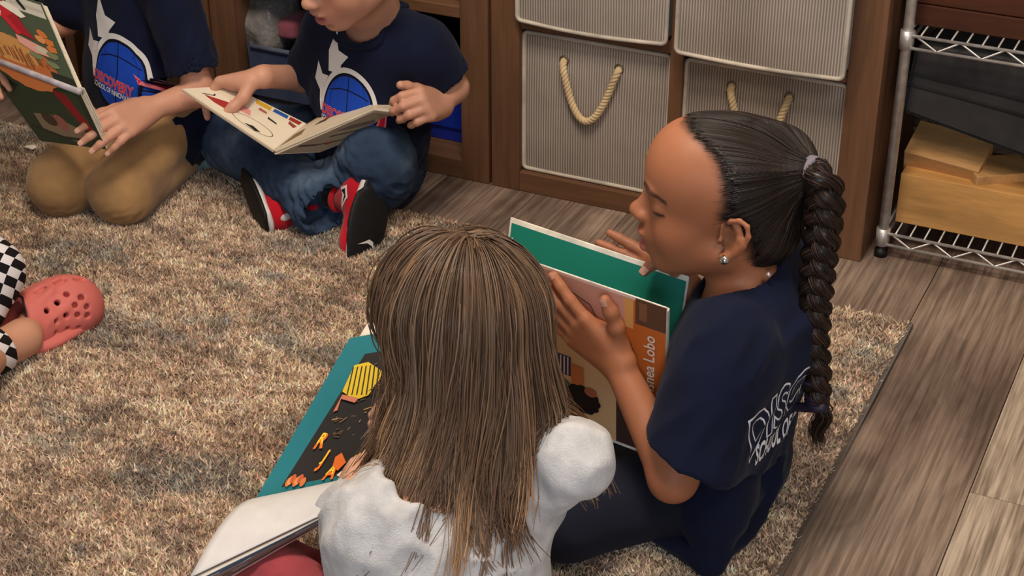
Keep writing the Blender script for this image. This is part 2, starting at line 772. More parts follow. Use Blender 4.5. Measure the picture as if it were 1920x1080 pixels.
def surf_map(obj, org, du, dv, dn, back=0.3):
    """plane at org with axes du, dv projected along -dn on to obj's surface"""
    me = obj.data
    off = obj.matrix_world.translation * 0
    bvh = BVHTree.FromPolygons([v.co for v in me.vertices], [p.vertices for p in me.polygons])
    org, du, dv, dn = (np.asarray(a, float) for a in (org, du, dv, unit(dn)))

    def f(uv):
        pts, nor = [], []
        for u, v in uv:
            o = org + du * u + dv * v
            h = bvh.ray_cast(Vector(o + dn * back), Vector(-dn))
            if h[0] is None:
                h = bvh.find_nearest(Vector(o))
            pts.append(h[0][:])
            nor.append(unit(np.array(h[1][:]) * 0.5 + dn * 0.5))
        return np.array(pts), np.array(nor)
    return f


def near_map(obj, fn):
    """fn(uv) -> rough points; nearest points on obj's surface"""
    me = obj.data
    bvh = BVHTree.FromPolygons([v.co for v in me.vertices], [p.vertices for p in me.polygons])

    def f(uv):
        pts, nor = [], []
        for q in fn(uv):
            h = bvh.find_nearest(Vector(q))
            pts.append(h[0][:])
            nor.append(h[1][:])
        return np.array(pts), np.array(nor)
    return f


def ray_map(obj, fn):
    """fn(u, v) -> origin, direction; print lands where the ray meets obj"""
    me = obj.data
    bvh = BVHTree.FromPolygons([v.co for v in me.vertices], [p.vertices for p in me.polygons])

    def f(uv):
        pts, nor = [], []
        for u, v in uv:
            o, d = fn(u, v)
            h = bvh.ray_cast(Vector(o), Vector(d))
            if h[0] is None:
                h = bvh.find_nearest(Vector(o) + Vector(d) * 0.1)
            pts.append(h[0][:])
            nor.append(unit(np.array(h[1][:]) * 0.6 - unit(d) * 0.4))
        return np.array(pts), np.array(nor)
    return f


# ------------------------------------------------------------------ people
class Frame:
    """local head or hand axes: f forward, l left, u up"""

    def __init__(self, c, f, u):
        self.c = np.asarray(c, float)
        self.f = unit(f)
        self.l = unit(np.cross(u, self.f))
        self.u = np.cross(self.f, self.l)
        self.R = np.stack([self.f, self.l, self.u], 1)

    def __call__(self, x, y, z):
        return self.c + self.R @ np.array([x, y, z], float)

    def local(self, V):
        return (np.asarray(V) - self.c) @ self.R


def head_sdf(S, H, s=0.95, mouth=0.004, neck_to=None, neck_r=0.040):
    """head with face, ears and neck in frame H (origin mid head); s scales"""
    p = lambda x, y, z: H(x * s, y * s, z * s)
    E = lambda c, r, k=0.012, op='add', R=None: S.ell(p(*c), np.array(r) * s, k * s, H.R if R is None else H.R @ R, op)
    E((-0.012, 0, 0.028), (0.090, 0.073, 0.078))
    E((0.030, 0, -0.025), (0.050, 0.057, 0.070), 0.03)
    E((0.040, 0, 0.040), (0.045, 0.058, 0.050), 0.03)
    for q in (1, -1):
        E((0.038, 0.031 * q, -0.036), (0.029, 0.025, 0.030), 0.022)
        S.cone(p(-0.010, 0.046 * q, -0.050), p(0.050, 0.014 * q, -0.083), 0.021 * s, 0.016 * s, 0.02 * s)
    S.ell(p(0.060, 0, -0.084), np.array((0.017, 0.018, 0.015)) * s, 0.018 * s, H.R)
    # muzzle, nose
    E((0.070, 0, -0.052), (0.018, 0.025, 0.023), 0.018)
    S.cone(p(0.078, 0, 0.004), p(0.093, 0, -0.022), 0.0065 * s, 0.0085 * s, 0.014 * s)
    E((0.097, 0, -0.026), (0.0085, 0.010, 0.0085), 0.008)
    for q in (1, -1):
        E((0.088, 0.0105 * q, -0.029), (0.009, 0.007, 0.0065), 0.006)
        E((0.092, 0.0055 * q, -0.0365), (0.004, 0.003, 0.003), 0.002, 'sub')
        # eye sockets and closed, downcast lids
        E((0.092, 0.031 * q, 0.000), (0.016, 0.017, 0.011), 0.018, 'sub')
        E((0.0645, 0.0335 * q, 0.000), (0.0140, 0.0175, 0.0125), 0.006, 'add', rotm((0, 0, 1), 0.45 * q))
        E((0.080, 0.030 * q, 0.016), (0.007, 0.017, 0.0045), 0.012)
    # lips
    E((0.0865, 0, -0.0505), (0.008, 0.0185, 0.0055), 0.005)
    E((0.0830, 0, -0.0505 - 0.0105 - mouth * 1.8), (0.008, 0.0155, 0.0058), 0.005)
    E((0.095, 0, -0.0555 - mouth * 0.9), (0.018, 0.0165, 0.0012 + mouth), 0.003, 'sub')
    E((0.078, 0, -0.066 - mouth * 2.4 - 0.006), (0.008, 0.012, 0.004), 0.008, 'sub')
    # ears: rim, bowl, lobe
    for q in (1, -1):
        e = lambda x, y, z: p(-0.020 + x * 0.98 - z * 0.18, (0.0690 + y) * q, -0.017 + z * 0.98)
        ring = [(0.008, 0.004, -0.004), (0.012, 0.004, 0.006), (0.013, 0.005, 0.018), (0.006, 0.009, 0.027), (-0.004, 0.013, 0.030), (-0.014, 0.016, 0.025),
                (-0.019, 0.017, 0.012), (-0.017, 0.015, -0.002), (-0.010, 0.011, -0.014), (-0.003, 0.008, -0.022), (0.003, 0.005, -0.024)]
        S.chain([e(*r) for r in ring], [x * s for x in (0.0022, 0.0026, 0.0028, 0.0030, 0.0033, 0.0034, 0.0034, 0.0036, 0.0042, 0.0055, 0.0050)], 0.0022 * s)
        RE = np.stack([unit(H.f + 0.55 * q * -H.l), unit(H.l * q + 0.55 * H.f), H.u], 1)
        S.ell(e(-0.002, 0.0055, 0.002), np.array((0.0165, 0.0032, 0.025)) * s, 0.003 * s, RE)
        S.ell(e(0.002, 0.0100, 0.004), np.array((0.0090, 0.0055, 0.0105)) * s, 0.003 * s, RE, 'sub')
        S.chain([e(-0.008, 0.011, -0.010), e(-0.010, 0.0125, 0.004), e(-0.007, 0.0115, 0.016), e(0.000, 0.009, 0.021)], [x * s for x in (0.0028, 0.0030, 0.0026, 0.002)], 0.003 * s)
        S.cone(e(0.012, 0.003, -0.006), e(0.011, 0.0065, -0.001), 0.0036 * s, 0.003 * s, 0.003 * s)
    if neck_to is not None:
        S.cone(p(-0.022, 0, -0.045), neck_to, neck_r * s * 1.06, neck_r * 1.08, 0.03 * s)


def face_paint(V, H, s, c, skin, lips=(170, 90, 85), brow=(60, 38, 28), lash=(40, 24, 20), mouth=0.004, brow_tilt=0.0):
    """tints lips, brows and lash line of a head; V points, c colours to change"""
    q = H.local(V) / s
    x, y, z = q[:, 0], np.abs(q[:, 1]), q[:, 2]
    front = x > 0.028

    def blend(w, col):
        w = np.clip(w, 0, 1)[:, None]
        c[:] = c * (1 - w) + np.array(col, float) * w
    # cheeks a little redder
    blend(0.35 * np.exp(-((y - 0.036) / 0.018) ** 2 - ((z + 0.036) / 0.017) ** 2) * front, np.array(skin) * (1.06, 0.86, 0.82))
    ml = -0.0555 - mouth * 0.9
    wl = np.exp(-(np.maximum(np.abs(z - ml) - 0.0035 - mouth, 0) / 0.0028) ** 2 - (np.maximum(y - 0.012, 0) / 0.005) ** 2) * (x > 0.070)
    blend(wl, lips)
    bz = 0.0175 + 0.006 * np.sin(np.clip((y - 0.012) / 0.046, 0, 1) * PI) - 0.004 * np.clip((y - 0.03) / 0.028, 0, 1)
    blend(0.9 * np.exp(-((z - bz) / 0.0030) ** 4) * (y > 0.010) * (y < 0.058) * front, brow)
    lz = -0.0045 - 0.004 * np.sin(np.clip((y - 0.014) / 0.040, 0, 1) * PI)
    blend(0.95 * np.exp(-((z - lz) / 0.0021) ** 4) * (y > 0.015) * (y < 0.054) * front, lash)
    return c


def hand_sdf(S, wrist, d, n, thumb_side, curl=((.3, .4, .3),) * 4, thumb=(0.45, 0.75, 0.35), s=1.0, spread=0.16, arm_from=None, arm_r=0.026, thumb_curl=0.35, k=0.0035, lens=None, thumb_end=None):
    """five-fingered hand. d to the fingertips, n out of the palm, thumb_side +1: thumb along cross(d, n)."""
    wrist = np.asarray(wrist, float)
    d = unit(d)
    n = unit(np.asarray(n, float) - d * (np.asarray(n, float) @ d))
    lat = np.cross(d, n) * thumb_side
    w = lambda a, b, c: wrist + (d * a + lat * b + n * c) * s
    if arm_from is not None:
        S.cone(arm_from, wrist, arm_r, 0.0185 * s, 0.012, flat=None)
    mc = [(0.066, 0.023), (0.069, 0.0085), (0.066, -0.006), (0.060, -0.0195)]
    ln = lens or [(0.030, 0.019, 0.016), (0.033, 0.021, 0.017), (0.030, 0.020, 0.016), (0.024, 0.015, 0.014)]
    for i, (a, b) in enumerate(mc):
        S.cone(w(0.0, b * 0.5, 0.001), w(a, b, 0), 0.0135 * s, 0.0095 * s, 0.010 * s)
    S.ell(w(0.030, 0.018, 0.008), np.array((0.026, 0.014, 0.011)) * s, 0.01 * s, np.stack([d, lat, n], 1))
    S.ell(w(0.030, -0.014, 0.006), np.array((0.026, 0.011, 0.010)) * s, 0.01 * s, np.stack([d, lat, n], 1))
    tips = []
    for i, (a, b) in enumerate(mc):
        q = w(a, b, 0)
        ang = 0.0
        sp = spread * (1.5 - i) / 1.5
        fd = unit(d + lat * sp)
        r = [0.0082, 0.0074, 0.0068, 0.0058] if i < 3 else [0.0072, 0.0065, 0.006, 0.0052]
        pts = [q]
        for j in range(3):
            ang += curl[i][j]
            dirv = fd * math.cos(ang) + n * math.sin(ang)
            q = q + dirv * ln[i][j] * s
            pts.append(q)
        S.chain(pts, [x * s for x in r], k * s)
        tips.append((pts[-1], dirv, n * math.cos(ang) - fd * math.sin(ang), r[3] * s))
    td = unit(d * thumb[0] + lat * thumb[1] + n * thumb[2])
    t0 = w(0.014, 0.018, 0.006)
    t1 = t0 + td * 0.030 * s
    td2 = unit(td * (1 - thumb_curl) + d * thumb_curl)
    if thumb_end is not None:
        te = unit(d * thumb_end[0] + lat * thumb_end[1] + n * thumb_end[2])
        td2 = unit(td * 0.55 + te * 0.45)
    t2 = t1 + td2 * 0.023 * s
    td3 = unit(td2 * (1 - thumb_curl * 0.6) + d * thumb_curl * 0.6)
    if thumb_end is not None:
        td3 = te
    t3 = t2 + td3 * 0.017 * s
    S.chain([t0, t1, t2, t3], [0.0125 * s, 0.0095 * s, 0.0085 * s, 0.007 * s], 0.006 * s)
    tips.append((t3, td3, None, 0.007 * s))
    return tips


def nails(tips, col, mat, parent):
    """thin nail plates on the back of each fingertip"""
    for p, d, nn, r in tips:
        b = -unit(nn - d * (nn @ d))
        la = np.cross(d, b)
        R = np.stack([d, la, b], 1)
        V, F = [], []
        for a in np.linspace(-1, 1, 5):
            for c in np.linspace(-1, 1, 5):
                y = c * 0.72 * math.sqrt(max(0, 1 - 0.55 * max(a, 0) ** 4))
                V.append(p + R @ np.array([a * 0.75 * r + 0.1 * r, y * r, r * (math.sqrt(1 - y * y * 0.85) + 0.06 - 0.12 * max(a, 0) ** 2)]))
        for x in range(4):
            for y in range(4):
                F.append((x * 5 + y, x * 5 + y + 1, x * 5 + y + 6, x * 5 + y + 5))
        me = mesh_np('nail', V, F)
        set_col(me, np.tile(col, (len(V), 1)))
        link('nail', me, mat, parent, True)
# ================================================================== the setting
YS = 2.416                      # front plane of the cube shelves
FLOOR_Z = 0.0
RUG_Z = 0.010


def vnoise(x, y, seed, oct=4, gain=0.55):
    out = np.zeros_like(x)
    amp, tot = 1.0, 0.0
    r = np.random.default_rng(seed)
    for o in range(oct):
        g = r.random((64, 64))
        fx, fy = x * 2 ** o + 7.3 * o, y * 2 ** o + 3.1 * o
        ix, iy = np.floor(fx).astype(int), np.floor(fy).astype(int)
        tx, ty = fx - ix, fy - iy
        tx, ty = tx * tx * (3 - 2 * tx), ty * ty * (3 - 2 * ty)
        G = lambda a, b: g[a % 64, b % 64]
        v = (G(ix, iy) * (1 - tx) + G(ix + 1, iy) * tx) * (1 - ty) + (G(ix, iy + 1) * (1 - tx) + G(ix + 1, iy + 1) * tx) * ty
        out += v * amp
        tot += amp
        amp *= gain
    return out / tot


# floor planks, each a piece of the floor
def plank_mat():
    k = NT('floor_plank_wood', 0.42, 0.35)
    info = k.n('ShaderNodeObjectInfo')
    tc = k.n('ShaderNodeTexCoord')
    add = k.n('ShaderNodeVectorMath', operation='ADD')
    mul = k.n('ShaderNodeVectorMath', operation='SCALE')
    k.link(info.outputs['Location'], mul.inputs[0])
    mul.inputs['Scale'].default_value = 3.7
    k.link(tc.outputs['Object'], add.inputs[0])
    k.link(mul.outputs[0], add.inputs[1])
    mp = k.n('ShaderNodeMapping')
    mp.inputs['Scale'].default_value = (11, 1.1, 1)
    k.link(add.outputs[0], mp.inputs[0])
    warp = k.noise(add.outputs[0], 4.0, 3)
    wv = k.n('ShaderNodeVectorMath', operation='MULTIPLY_ADD')
    k.link(warp, wv.inputs[0])
    wv.inputs[1].default_value = (2.4, 0.5, 0)
    k.link(mp.outputs[0], wv.inputs[2])
    g1 = k.noise(wv.outputs[0], 1.3, 6, 0.6)
    # cathedral rings
    rg = k.n('ShaderNodeTexWave')
    rg.wave_type = 'RINGS'
    rg.inputs['Scale'].default_value = 0.55
    rg.inputs['Distortion'].default_value = 5.0
    rg.inputs['Detail'].default_value = 3.0
    k.link(wv.outputs[0], rg.inputs['Vector'])
    mp2 = k.n('ShaderNodeMapping')
    mp2.inputs['Scale'].default_value = (160, 5, 1)
    k.link(add.outputs[0], mp2.inputs[0])
    fine = k.noise(mp2.outputs[0], 1.0, 4, 0.6)
    base = k.ramp(g1, [(0.25, (100, 85, 77)), (0.42, (142, 121, 109)), (0.58, (178, 156, 140)), (0.8, (130, 113, 104))])
    ringc = k.ramp(rg.outputs[1], [(0.0, (92, 76, 67)), (0.5, (146, 124, 110)), (1.0, (196, 174, 154))])
    c = k.mix(0.50, base, ringc)
    finec = k.ramp(fine, [(0.38, (120, 114, 108)), (0.62, (255, 255, 255))])
    c = k.mix(0.6, c, finec, 'MULTIPLY')
    tone = k.ramp(info.outputs['Random'], [(0.0, (205, 198, 192)), (1.0, (255, 250, 245))])
    c = k.mix(0.8, c, tone, 'MULTIPLY')
    lightp = k.n('ShaderNodeAttribute')
    lightp.attribute_type = 'OBJECT'
    lightp.attribute_name = 'pale'
    pg = k.mix(0.75, k.ramp(g1, [(0.3, (170, 146, 124)), (0.55, (214, 194, 170)), (0.75, (188, 164, 142))]), k.ramp(fine, [(0.36, (110, 96, 84)), (0.60, (255, 255, 255))]), 'MULTIPLY')
    c = k.mix(lightp.outputs['Fac'], c, pg)
    k.color(c)
    k.bump(k.mix(0.5, fine, g1), 0.25, 0.0012)
    return k.m


FLOOR = box3('floor', (-4.2, -1.2, -0.03), (1.6, 3.0, -0.004), plain('subfloor', (60, 48, 40)), None, 0)
tag(FLOOR, kind='structure')
pm = plank_mat()
PW, PL = 0.178, 1.22
for i in range(-15, 6):
    x0 = -0.219 + i * PW
    y = 2.155 - 2 * PL + (0.0 if i == 1 else (i * 0.437) % PL - 0.3)
    while y < 2.98:
        if y + PL > 0.2 and (x0 > -0.6 or y + PL > 1.9):
            w, l = PW - 0.0012, PL - 0.0012
            o = box('plank', (x0 + PW / 2, y + PL / 2, -0.002), (w, l, 0.004), pm, None, None, 0.0008)
            # own origin in the plank's middle
            for v in o.data.vertices:
                v.co -= Vector((x0 + PW / 2, y + PL / 2, -0.002))
            o.parent = FLOOR
            o.location = (x0 + PW / 2, y + PL / 2, -0.002)
            o['pale'] = 0.75 if i in (0, 3) else 0.0
        y += PL
tag(box3('wall_back', (-4.2, 2.80, 0.0), (1.6, 2.90, 2.5), plain('wall_paint', (150, 136, 122), 0.85, bump=0.05), None, 0), kind='structure')
tag(box3('baseboard_back', (-4.2, 2.782, 0.0), (1.6, 2.7995, 0.09), plain('baseboard_paint', (190, 180, 168), 0.6, bump=0.0), None, 0.003), kind='structure')

# ------------------------------------------------------------------ rug
RX0, RX1, RY0, RY1 = -3.0, -0.393, 0.55, 2.243


def rug_color(x, y):
    a = vnoise(x * 6.0, y * 9.0, 1, 5, 0.68)
    b = vnoise(x * 9.0 + 11, y * 17.0, 2, 4, 0.62)
    c = vnoise(x * 30 + 5, y * 60, 3, 3, 0.6)
    t = vnoise(x * 90, y * 150, 6, 2, 0.6)
    base = np.array([190, 165, 140.0])
    tan = np.array([160, 132, 108.0])
    grey = np.array([118, 116, 110.0])
    dark = np.array([118, 99, 84.0])
    pale = np.array([212, 192, 168.0])
    col = base + np.zeros(x.shape + (3,))

    def mx(w, k, top=1.0):
        nonlocal col
        w = (np.clip(w, 0, 1) * top)[..., None]
        col = col * (1 - w) + k * w
    mx((b - 0.47) * 4.0, tan, 0.65)
    mx((c - 0.50) * 4.0, pale, 0.6)
    mx((a - 0.53) * 7.0 * (0.15 + 1.7 * t), grey, 0.8)
    mx((vnoise(x * 9 + 40, y * 20, 4, 5, 0.7) - 0.56) * 7 * (0.2 + 1.6 * t), dark, 0.75)
    mx((0.43 - c) * 5.0, dark, 0.6)
    mx((t - 0.52) * 3.0, pale, 0.6)
    mx((0.46 - t) * 4.0, tan * 0.8, 0.6)
    return col


RUG = thing('area_rug', 'mottled beige, tan and grey low pile rug lying on the plank floor', 'rug', (-1.6, 1.4, 0))
nx, ny = 240, 150
gx, gy = np.meshgrid(np.linspace(RX0, RX1, nx), np.linspace(RY0, RY1, ny), indexing='ij')
gz = RUG_Z - 0.003 + 0.0015 * (vnoise(gx * 30, gy * 30, 9, 2) - 0.5)
V = np.stack([gx, gy, gz], -1).reshape(-1, 3)
I = np.arange(nx * ny).reshape(nx, ny)
F = np.stack([I[:-1, :-1], I[1:, :-1], I[1:, 1:], I[:-1, 1:]], -1).reshape(-1, 4)
rug_m = attr_mat('rug_wool', 0.95, 0.05, bump=0.6, bscale=500, nvar=0.1)
me = mesh_np('rug_base', V, F)
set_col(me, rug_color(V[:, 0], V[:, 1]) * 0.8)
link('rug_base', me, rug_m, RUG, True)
# the pile: tufts past counting
NB = 420000
vx = RNG.uniform(-2.75, RX1, NB)
vy = RNG.uniform(0.95, RY1, NB)
ph = RNG.uniform(0, 2 * PI, NB)
wd = RNG.uniform(0.0013, 0.0026, NB)
ln = RNG.uniform(0.005, 0.0085, NB)
lean = RNG.normal(0, 0.0035, (NB, 2))
edge = np.minimum(RX1 - vx, RY1 - vy) < 0.006
ln = np.where(edge, ln * 0.8, ln)
p0 = np.stack([vx - np.cos(ph) * wd, vy - np.sin(ph) * wd, np.full(NB, RUG_Z - 0.0035)], 1)
p1 = np.stack([vx + np.cos(ph) * wd, vy + np.sin(ph) * wd, np.full(NB, RUG_Z - 0.0035)], 1)
p2 = np.stack([vx + lean[:, 0], vy + lean[:, 1] , RUG_Z - 0.0035 + ln], 1)
Vp = np.stack([p0, p1, p2], 1).reshape(-1, 3)
Fp = np.arange(NB * 3).reshape(-1, 3)
me = mesh_np('pile', Vp, Fp)
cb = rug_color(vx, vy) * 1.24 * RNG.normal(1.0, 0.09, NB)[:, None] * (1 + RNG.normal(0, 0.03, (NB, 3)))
cb = np.clip(cb, 20, 250)
set_col(me, np.repeat(cb, 3, 0))
me.materials.append(attr_mat('rug_pile', 0.95, 0.05, sheen=0.2))
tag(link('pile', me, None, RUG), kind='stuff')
bm_ = MB()
bm_.tube([(RX1 + 0.001, RY0, 0.005), (RX1 + 0.001, RY1, 0.005)], 0.0042, 8)
bm_.obj('binding', cloth('rug_binding', (92, 76, 62)), RUG)

# ------------------------------------------------------------------ cube shelves
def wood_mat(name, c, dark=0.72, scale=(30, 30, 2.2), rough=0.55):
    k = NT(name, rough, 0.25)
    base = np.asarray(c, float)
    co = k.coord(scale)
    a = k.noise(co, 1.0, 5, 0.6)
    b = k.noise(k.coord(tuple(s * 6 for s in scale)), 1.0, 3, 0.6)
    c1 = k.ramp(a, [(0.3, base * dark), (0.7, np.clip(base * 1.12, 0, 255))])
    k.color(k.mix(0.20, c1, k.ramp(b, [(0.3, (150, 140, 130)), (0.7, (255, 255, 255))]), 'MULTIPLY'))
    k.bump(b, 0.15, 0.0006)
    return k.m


shelf_v = wood_mat('shelf_wood_upright', (114, 80, 57), 0.84)
shelf_h = wood_mat('shelf_wood_level', (114, 80, 57), 0.84, scale=(2.2, 30, 30))
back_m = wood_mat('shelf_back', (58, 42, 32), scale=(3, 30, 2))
Z0, ZB0, ZB1, ZT = 0.037, 0.3055, 0.326, 0.655
SD = 0.31


def cube_shelf(x0, x1, xm, label, door=0.0):
    t = thing('cube_shelf', label, 'shelf', ((x0 + x1) / 2, YS + SD / 2, 0))
    w = 0.054
    for a in (x0, x1 - w):
        box3('side_panel', (a, YS, 0), (a + w, YS + SD, ZT), shelf_v, t)
    box3('divider', (xm - 0.0115, YS + 0.004, Z0), (xm + 0.0115, YS + SD - 0.008, ZT - 0.04), shelf_v, t, 0.0015)
    for a, b in ((x0 + w, xm - 0.0115), (xm + 0.0115, x1 - w)):
        box3('shelf_board', (a, YS + 0.004, ZB0), (b, YS + SD - 0.008, ZB1), shelf_h, t, 0.0015)
    box3('base_board', (x0 + w, YS + 0.001, 0.0), (x1 - w, YS + SD, Z0), shelf_h, t)
    box3('top_board', (x0 + w, YS, ZT - 0.04), (x1 - w, YS + SD, ZT), shelf_h, t)
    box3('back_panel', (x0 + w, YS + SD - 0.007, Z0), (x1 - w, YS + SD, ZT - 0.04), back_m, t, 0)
    return t


XL, XR, XM = -1.196, -0.518, -0.8575
cube_shelf(XL, XR, XM, 'brown wooden cube shelf filled with four striped fabric bins')
cube_shelf(-1.782, -1.202, -1.500, 'brown wooden cube shelf with open cubbies behind the boys')

cube_shelf(-2.470, -1.788, -2.130, 'brown wooden cube shelf at the far left behind the kneeling boy')

# fabric bins
def corduroy():
    k = NT('bin_fabric', 0.9, 0.1)
    g = k.n('ShaderNodeTexCoord')
    sp = k.n('ShaderNodeSeparateXYZ')
    k.link(g.outputs['Object'], sp.inputs[0])
    mth = k.n('ShaderNodeMath', operation='MULTIPLY')
    k.link(sp.outputs[0], mth.inputs[0])
    mth.inputs[1].default_value = 2 * PI / 0.0047
    sn = k.n('ShaderNodeMath', operation='SINE')
    k.link(mth.outputs[0], sn.inputs[0])
    ab = k.n('ShaderNodeMath', operation='MULTIPLY_ADD')
    k.link(sn.outputs[0], ab.inputs[0])
    ab.inputs[1].default_value = 0.5
    ab.inputs[2].default_value = 0.5
    c = k.ramp(ab.outputs[0], [(0.25, (140, 127, 116)), (0.75, (188, 177, 166))])
    n = k.noise(k.coord((1, 1, 1)), 9, 4)
    c = k.mix(0.35, c, k.ramp(n, [(0.35, (175, 170, 165)), (0.65, (255, 255, 255))]), 'MULTIPLY')
    k.color(c)
    k.bump(k.noise(k.coord(), 800, 2), 0.2, 0.0008)
    return k.m


bin_m = corduroy()
bin_side = cloth('bin_side_fabric', (150, 140, 130))
pipe_m = cloth('bin_binding', (196, 184, 168), weave=1400)
eye_m = plain('eyelet_metal', (120, 108, 92), 0.4, metal=0.6)
rope_m = cloth('cotton_rope', (206, 180, 138), weave=500, bump=0.5)


def rope(path, r, name, parent, twists=26):
    p = np.asarray(path, float)
    # resample evenly
    d = np.r_[0, np.cumsum(np.linalg.norm(np.diff(p, axis=0), axis=1))]
    q = np.linspace(0, d[-1], 110)
    p = np.stack([np.interp(q, d, p[:, i]) for i in range(3)], 1)
    t = np.gradient(p, axis=0)
    t /= np.linalg.norm(t, axis=1)[:, None]
    a = np.cross(t, np.array([0, 1.0, 0]))
    a /= np.linalg.norm(a, axis=1)[:, None] + 1e-9
    b = np.cross(t, a)
    m = MB()
    for s in range(3):
        ph = np.linspace(0, twists * PI, 110) + s * 2 * PI / 3
        m.tube(p + (np.cos(ph)[:, None] * a + np.sin(ph)[:, None] * b) * r * 0.52, r * 0.58, 7)
    return m.obj(name, rope_m, parent)


def fabric_bin(x0, x1, z0, z1, yf, label, sag=0.0, handle=None):
    xc = (x0 + x1) / 2
    t = thing('fabric_bin', label, 'bin', (xc, yf + 0.13, z0), 'striped fabric bins in the cube shelf')
    w = x1 - x0
    # ribbed front, slightly bulging, with real ridges
    nx, nz = int(w / 0.0047 * 6), 14
    X, Z = np.meshgrid(np.linspace(x0, x1, nx), np.linspace(z0, z1, nz), indexing='ij')
    u, v = (X - x0) / w, (Z - z0) / (z1 - z0)
    Yv = yf - 0.0007 * np.sin(2 * PI * (X - xc) / 0.0047) - 0.004 * np.sin(u * PI) * np.sin(v * PI) + 0.0012 * np.sin(u * 9 + v * 4 + x0 * 9)
    Z = Z - sag * np.sin(u * PI) * (1 - v)
    V = np.stack([X - xc, Yv - (yf + 0.13), Z - z0], -1).reshape(-1, 3)
    I = np.arange(nx * nz).reshape(nx, nz)
    F = np.stack([I[:-1, :-1], I[1:, :-1], I[1:, 1:], I[:-1, 1:]], -1).reshape(-1, 4)
    o = link('front_panel', mesh_np('front_panel', V, F), bin_m, None, True)
    o.parent = t
    bm = bmesh.new()
    box_bm(bm, (xc, yf + 0.1365, (z0 + z1) / 2), (w - 0.004, 0.257, z1 - z0 - 0.006), None, 0.003)
    bm_obj('bin_body', bm, bin_side, t)
    m = MB()
    us = np.linspace(0, 1, 24)
    c = 0.008
    path = []
    for a0, cx, cz in ((PI, x0 + c, z0 + c), (1.5 * PI, x1 - c, z0 + c), (0, x1 - c, z1 - c), (0.5 * PI, x0 + c, z1 - c)):
        for k in range(5):
            an = a0 + k / 4 * PI / 2
            path.append((cx + c * math.cos(an), yf - 0.0005, cz + c * math.sin(an)))
    pp = []
    for i in range(len(path)):
        a, b = np.array(path[i]), np.array(path[(i + 1) % len(path)])
        n = 10 if np.linalg.norm(b - a) > 0.05 else 1
        for j in range(n):
            q = a + (b - a) * j / n
            uu, vv = (q[0] - x0) / w, (q[2] - z0) / (z1 - z0)
            pp.append((q[0], q[1] - 0.0, q[2] - sag * math.sin(np.clip(uu, 0, 1) * PI) * (1 - vv)))
    m.tube(pp, 0.0036, 8, True)
    m.obj('binding', pipe_m, t)
    if handle:
        a, b, low = handle
        a, b, low = (np.asarray(q, float) for q in (a, b, low))
        path = [a + (0, 0.012, 0), a + (0, 0.002, 0), a + (0, -0.008, -0.004)]
        for q in np.linspace(0.04, 0.96, 15):
            s = (1 - q) ** 2 * a + 2 * q * (1 - q) * (2 * low - (a + b) / 2) + q * q * b
            path.append(s + (0, -0.012, -0.002))
        path += [b + (0, -0.008, -0.004), b + (0, 0.002, 0), b + (0, 0.012, 0)]
        rope(path, 0.0062, 'rope_handle', t)
        for q in (a, b):
            m = MB()
            an = np.linspace(0, 2 * PI, 16, endpoint=False)
            m.tube(np.stack([q[0] + 0.0075 * np.cos(an), np.full(16, yf - 0.003), q[2] + 0.0075 * np.sin(an)], 1), 0.0016, 6, True)
            m.obj('eyelet', eye_m, t)
    return t


yb = YS + 0.016
A = lambda u, v, y: P(u, v, Y=y)
fabric_bin(XL + 0.056, XM - 0.014, 0.041, 0.297, yb, 'striped fabric bin with full rope handle loop, lower left cubby',
           handle=(A(1059, 112, yb), A(1162, 128, yb), A(1103, 221, yb)))
fabric_bin(XM + 0.014, XR - 0.056, 0.041, 0.297, yb, 'striped fabric bin partly hidden behind the head of the girl with a braid',
           handle=(A(1373, 160, yb), A(1481, 181, yb), A(1420, 275, yb)))
fabric_bin(XL + 0.056, XM - 0.014, 0.3275, 0.60, YS - 0.012, 'striped fabric bin with pale bottom edge, upper left cubby', 0.006,
           handle=((-1.06, YS - 0.012, 0.53), (-0.96, YS - 0.012, 0.53), (-1.01, YS - 0.012, 0.45)))
fabric_bin(XM + 0.012, XR - 0.052, 0.3275, 0.60, YS - 0.036, 'striped fabric bin pulled furthest out, upper right cubby', 0.004,
           handle=((-0.77, YS - 0.036, 0.535), (-0.655, YS - 0.036, 0.535), (-0.71, YS - 0.036, 0.475)))

# ------------------------------------------------------------------ things in the open cubbies
def blob_bag(name, label, cat, c, r, mat, seed, amp=0.02, group=None, squeeze=0.0):
    c, r = np.asarray(c, float), np.asarray(r, float)
    t = thing(name, label, cat, (c[0], c[1], c[2] - r[2]), group)
    S = Sdf()
    n = 3.2

    def fn(x, y, z):
        q = (np.abs((x - c[0]) / r[0]) ** n + np.abs((y - c[1]) / r[1]) ** n + np.abs((z - c[2]) / r[2]) ** n) ** (1 / n)
        return (q - 1) * r.min()
    S.func(fn, c - r, c + r)
    w1, w2 = wave_noise(seed, 12, 25, 90), wave_noise(seed + 1, 8, 10, 30)
    sdf_obj('bag_body', S, 0.006, mat, t, disp=lambda V: -np.abs(amp * 0.5 * w1(V)) + amp * 0.4 * w2(V) - amp * 0.5)
    return t


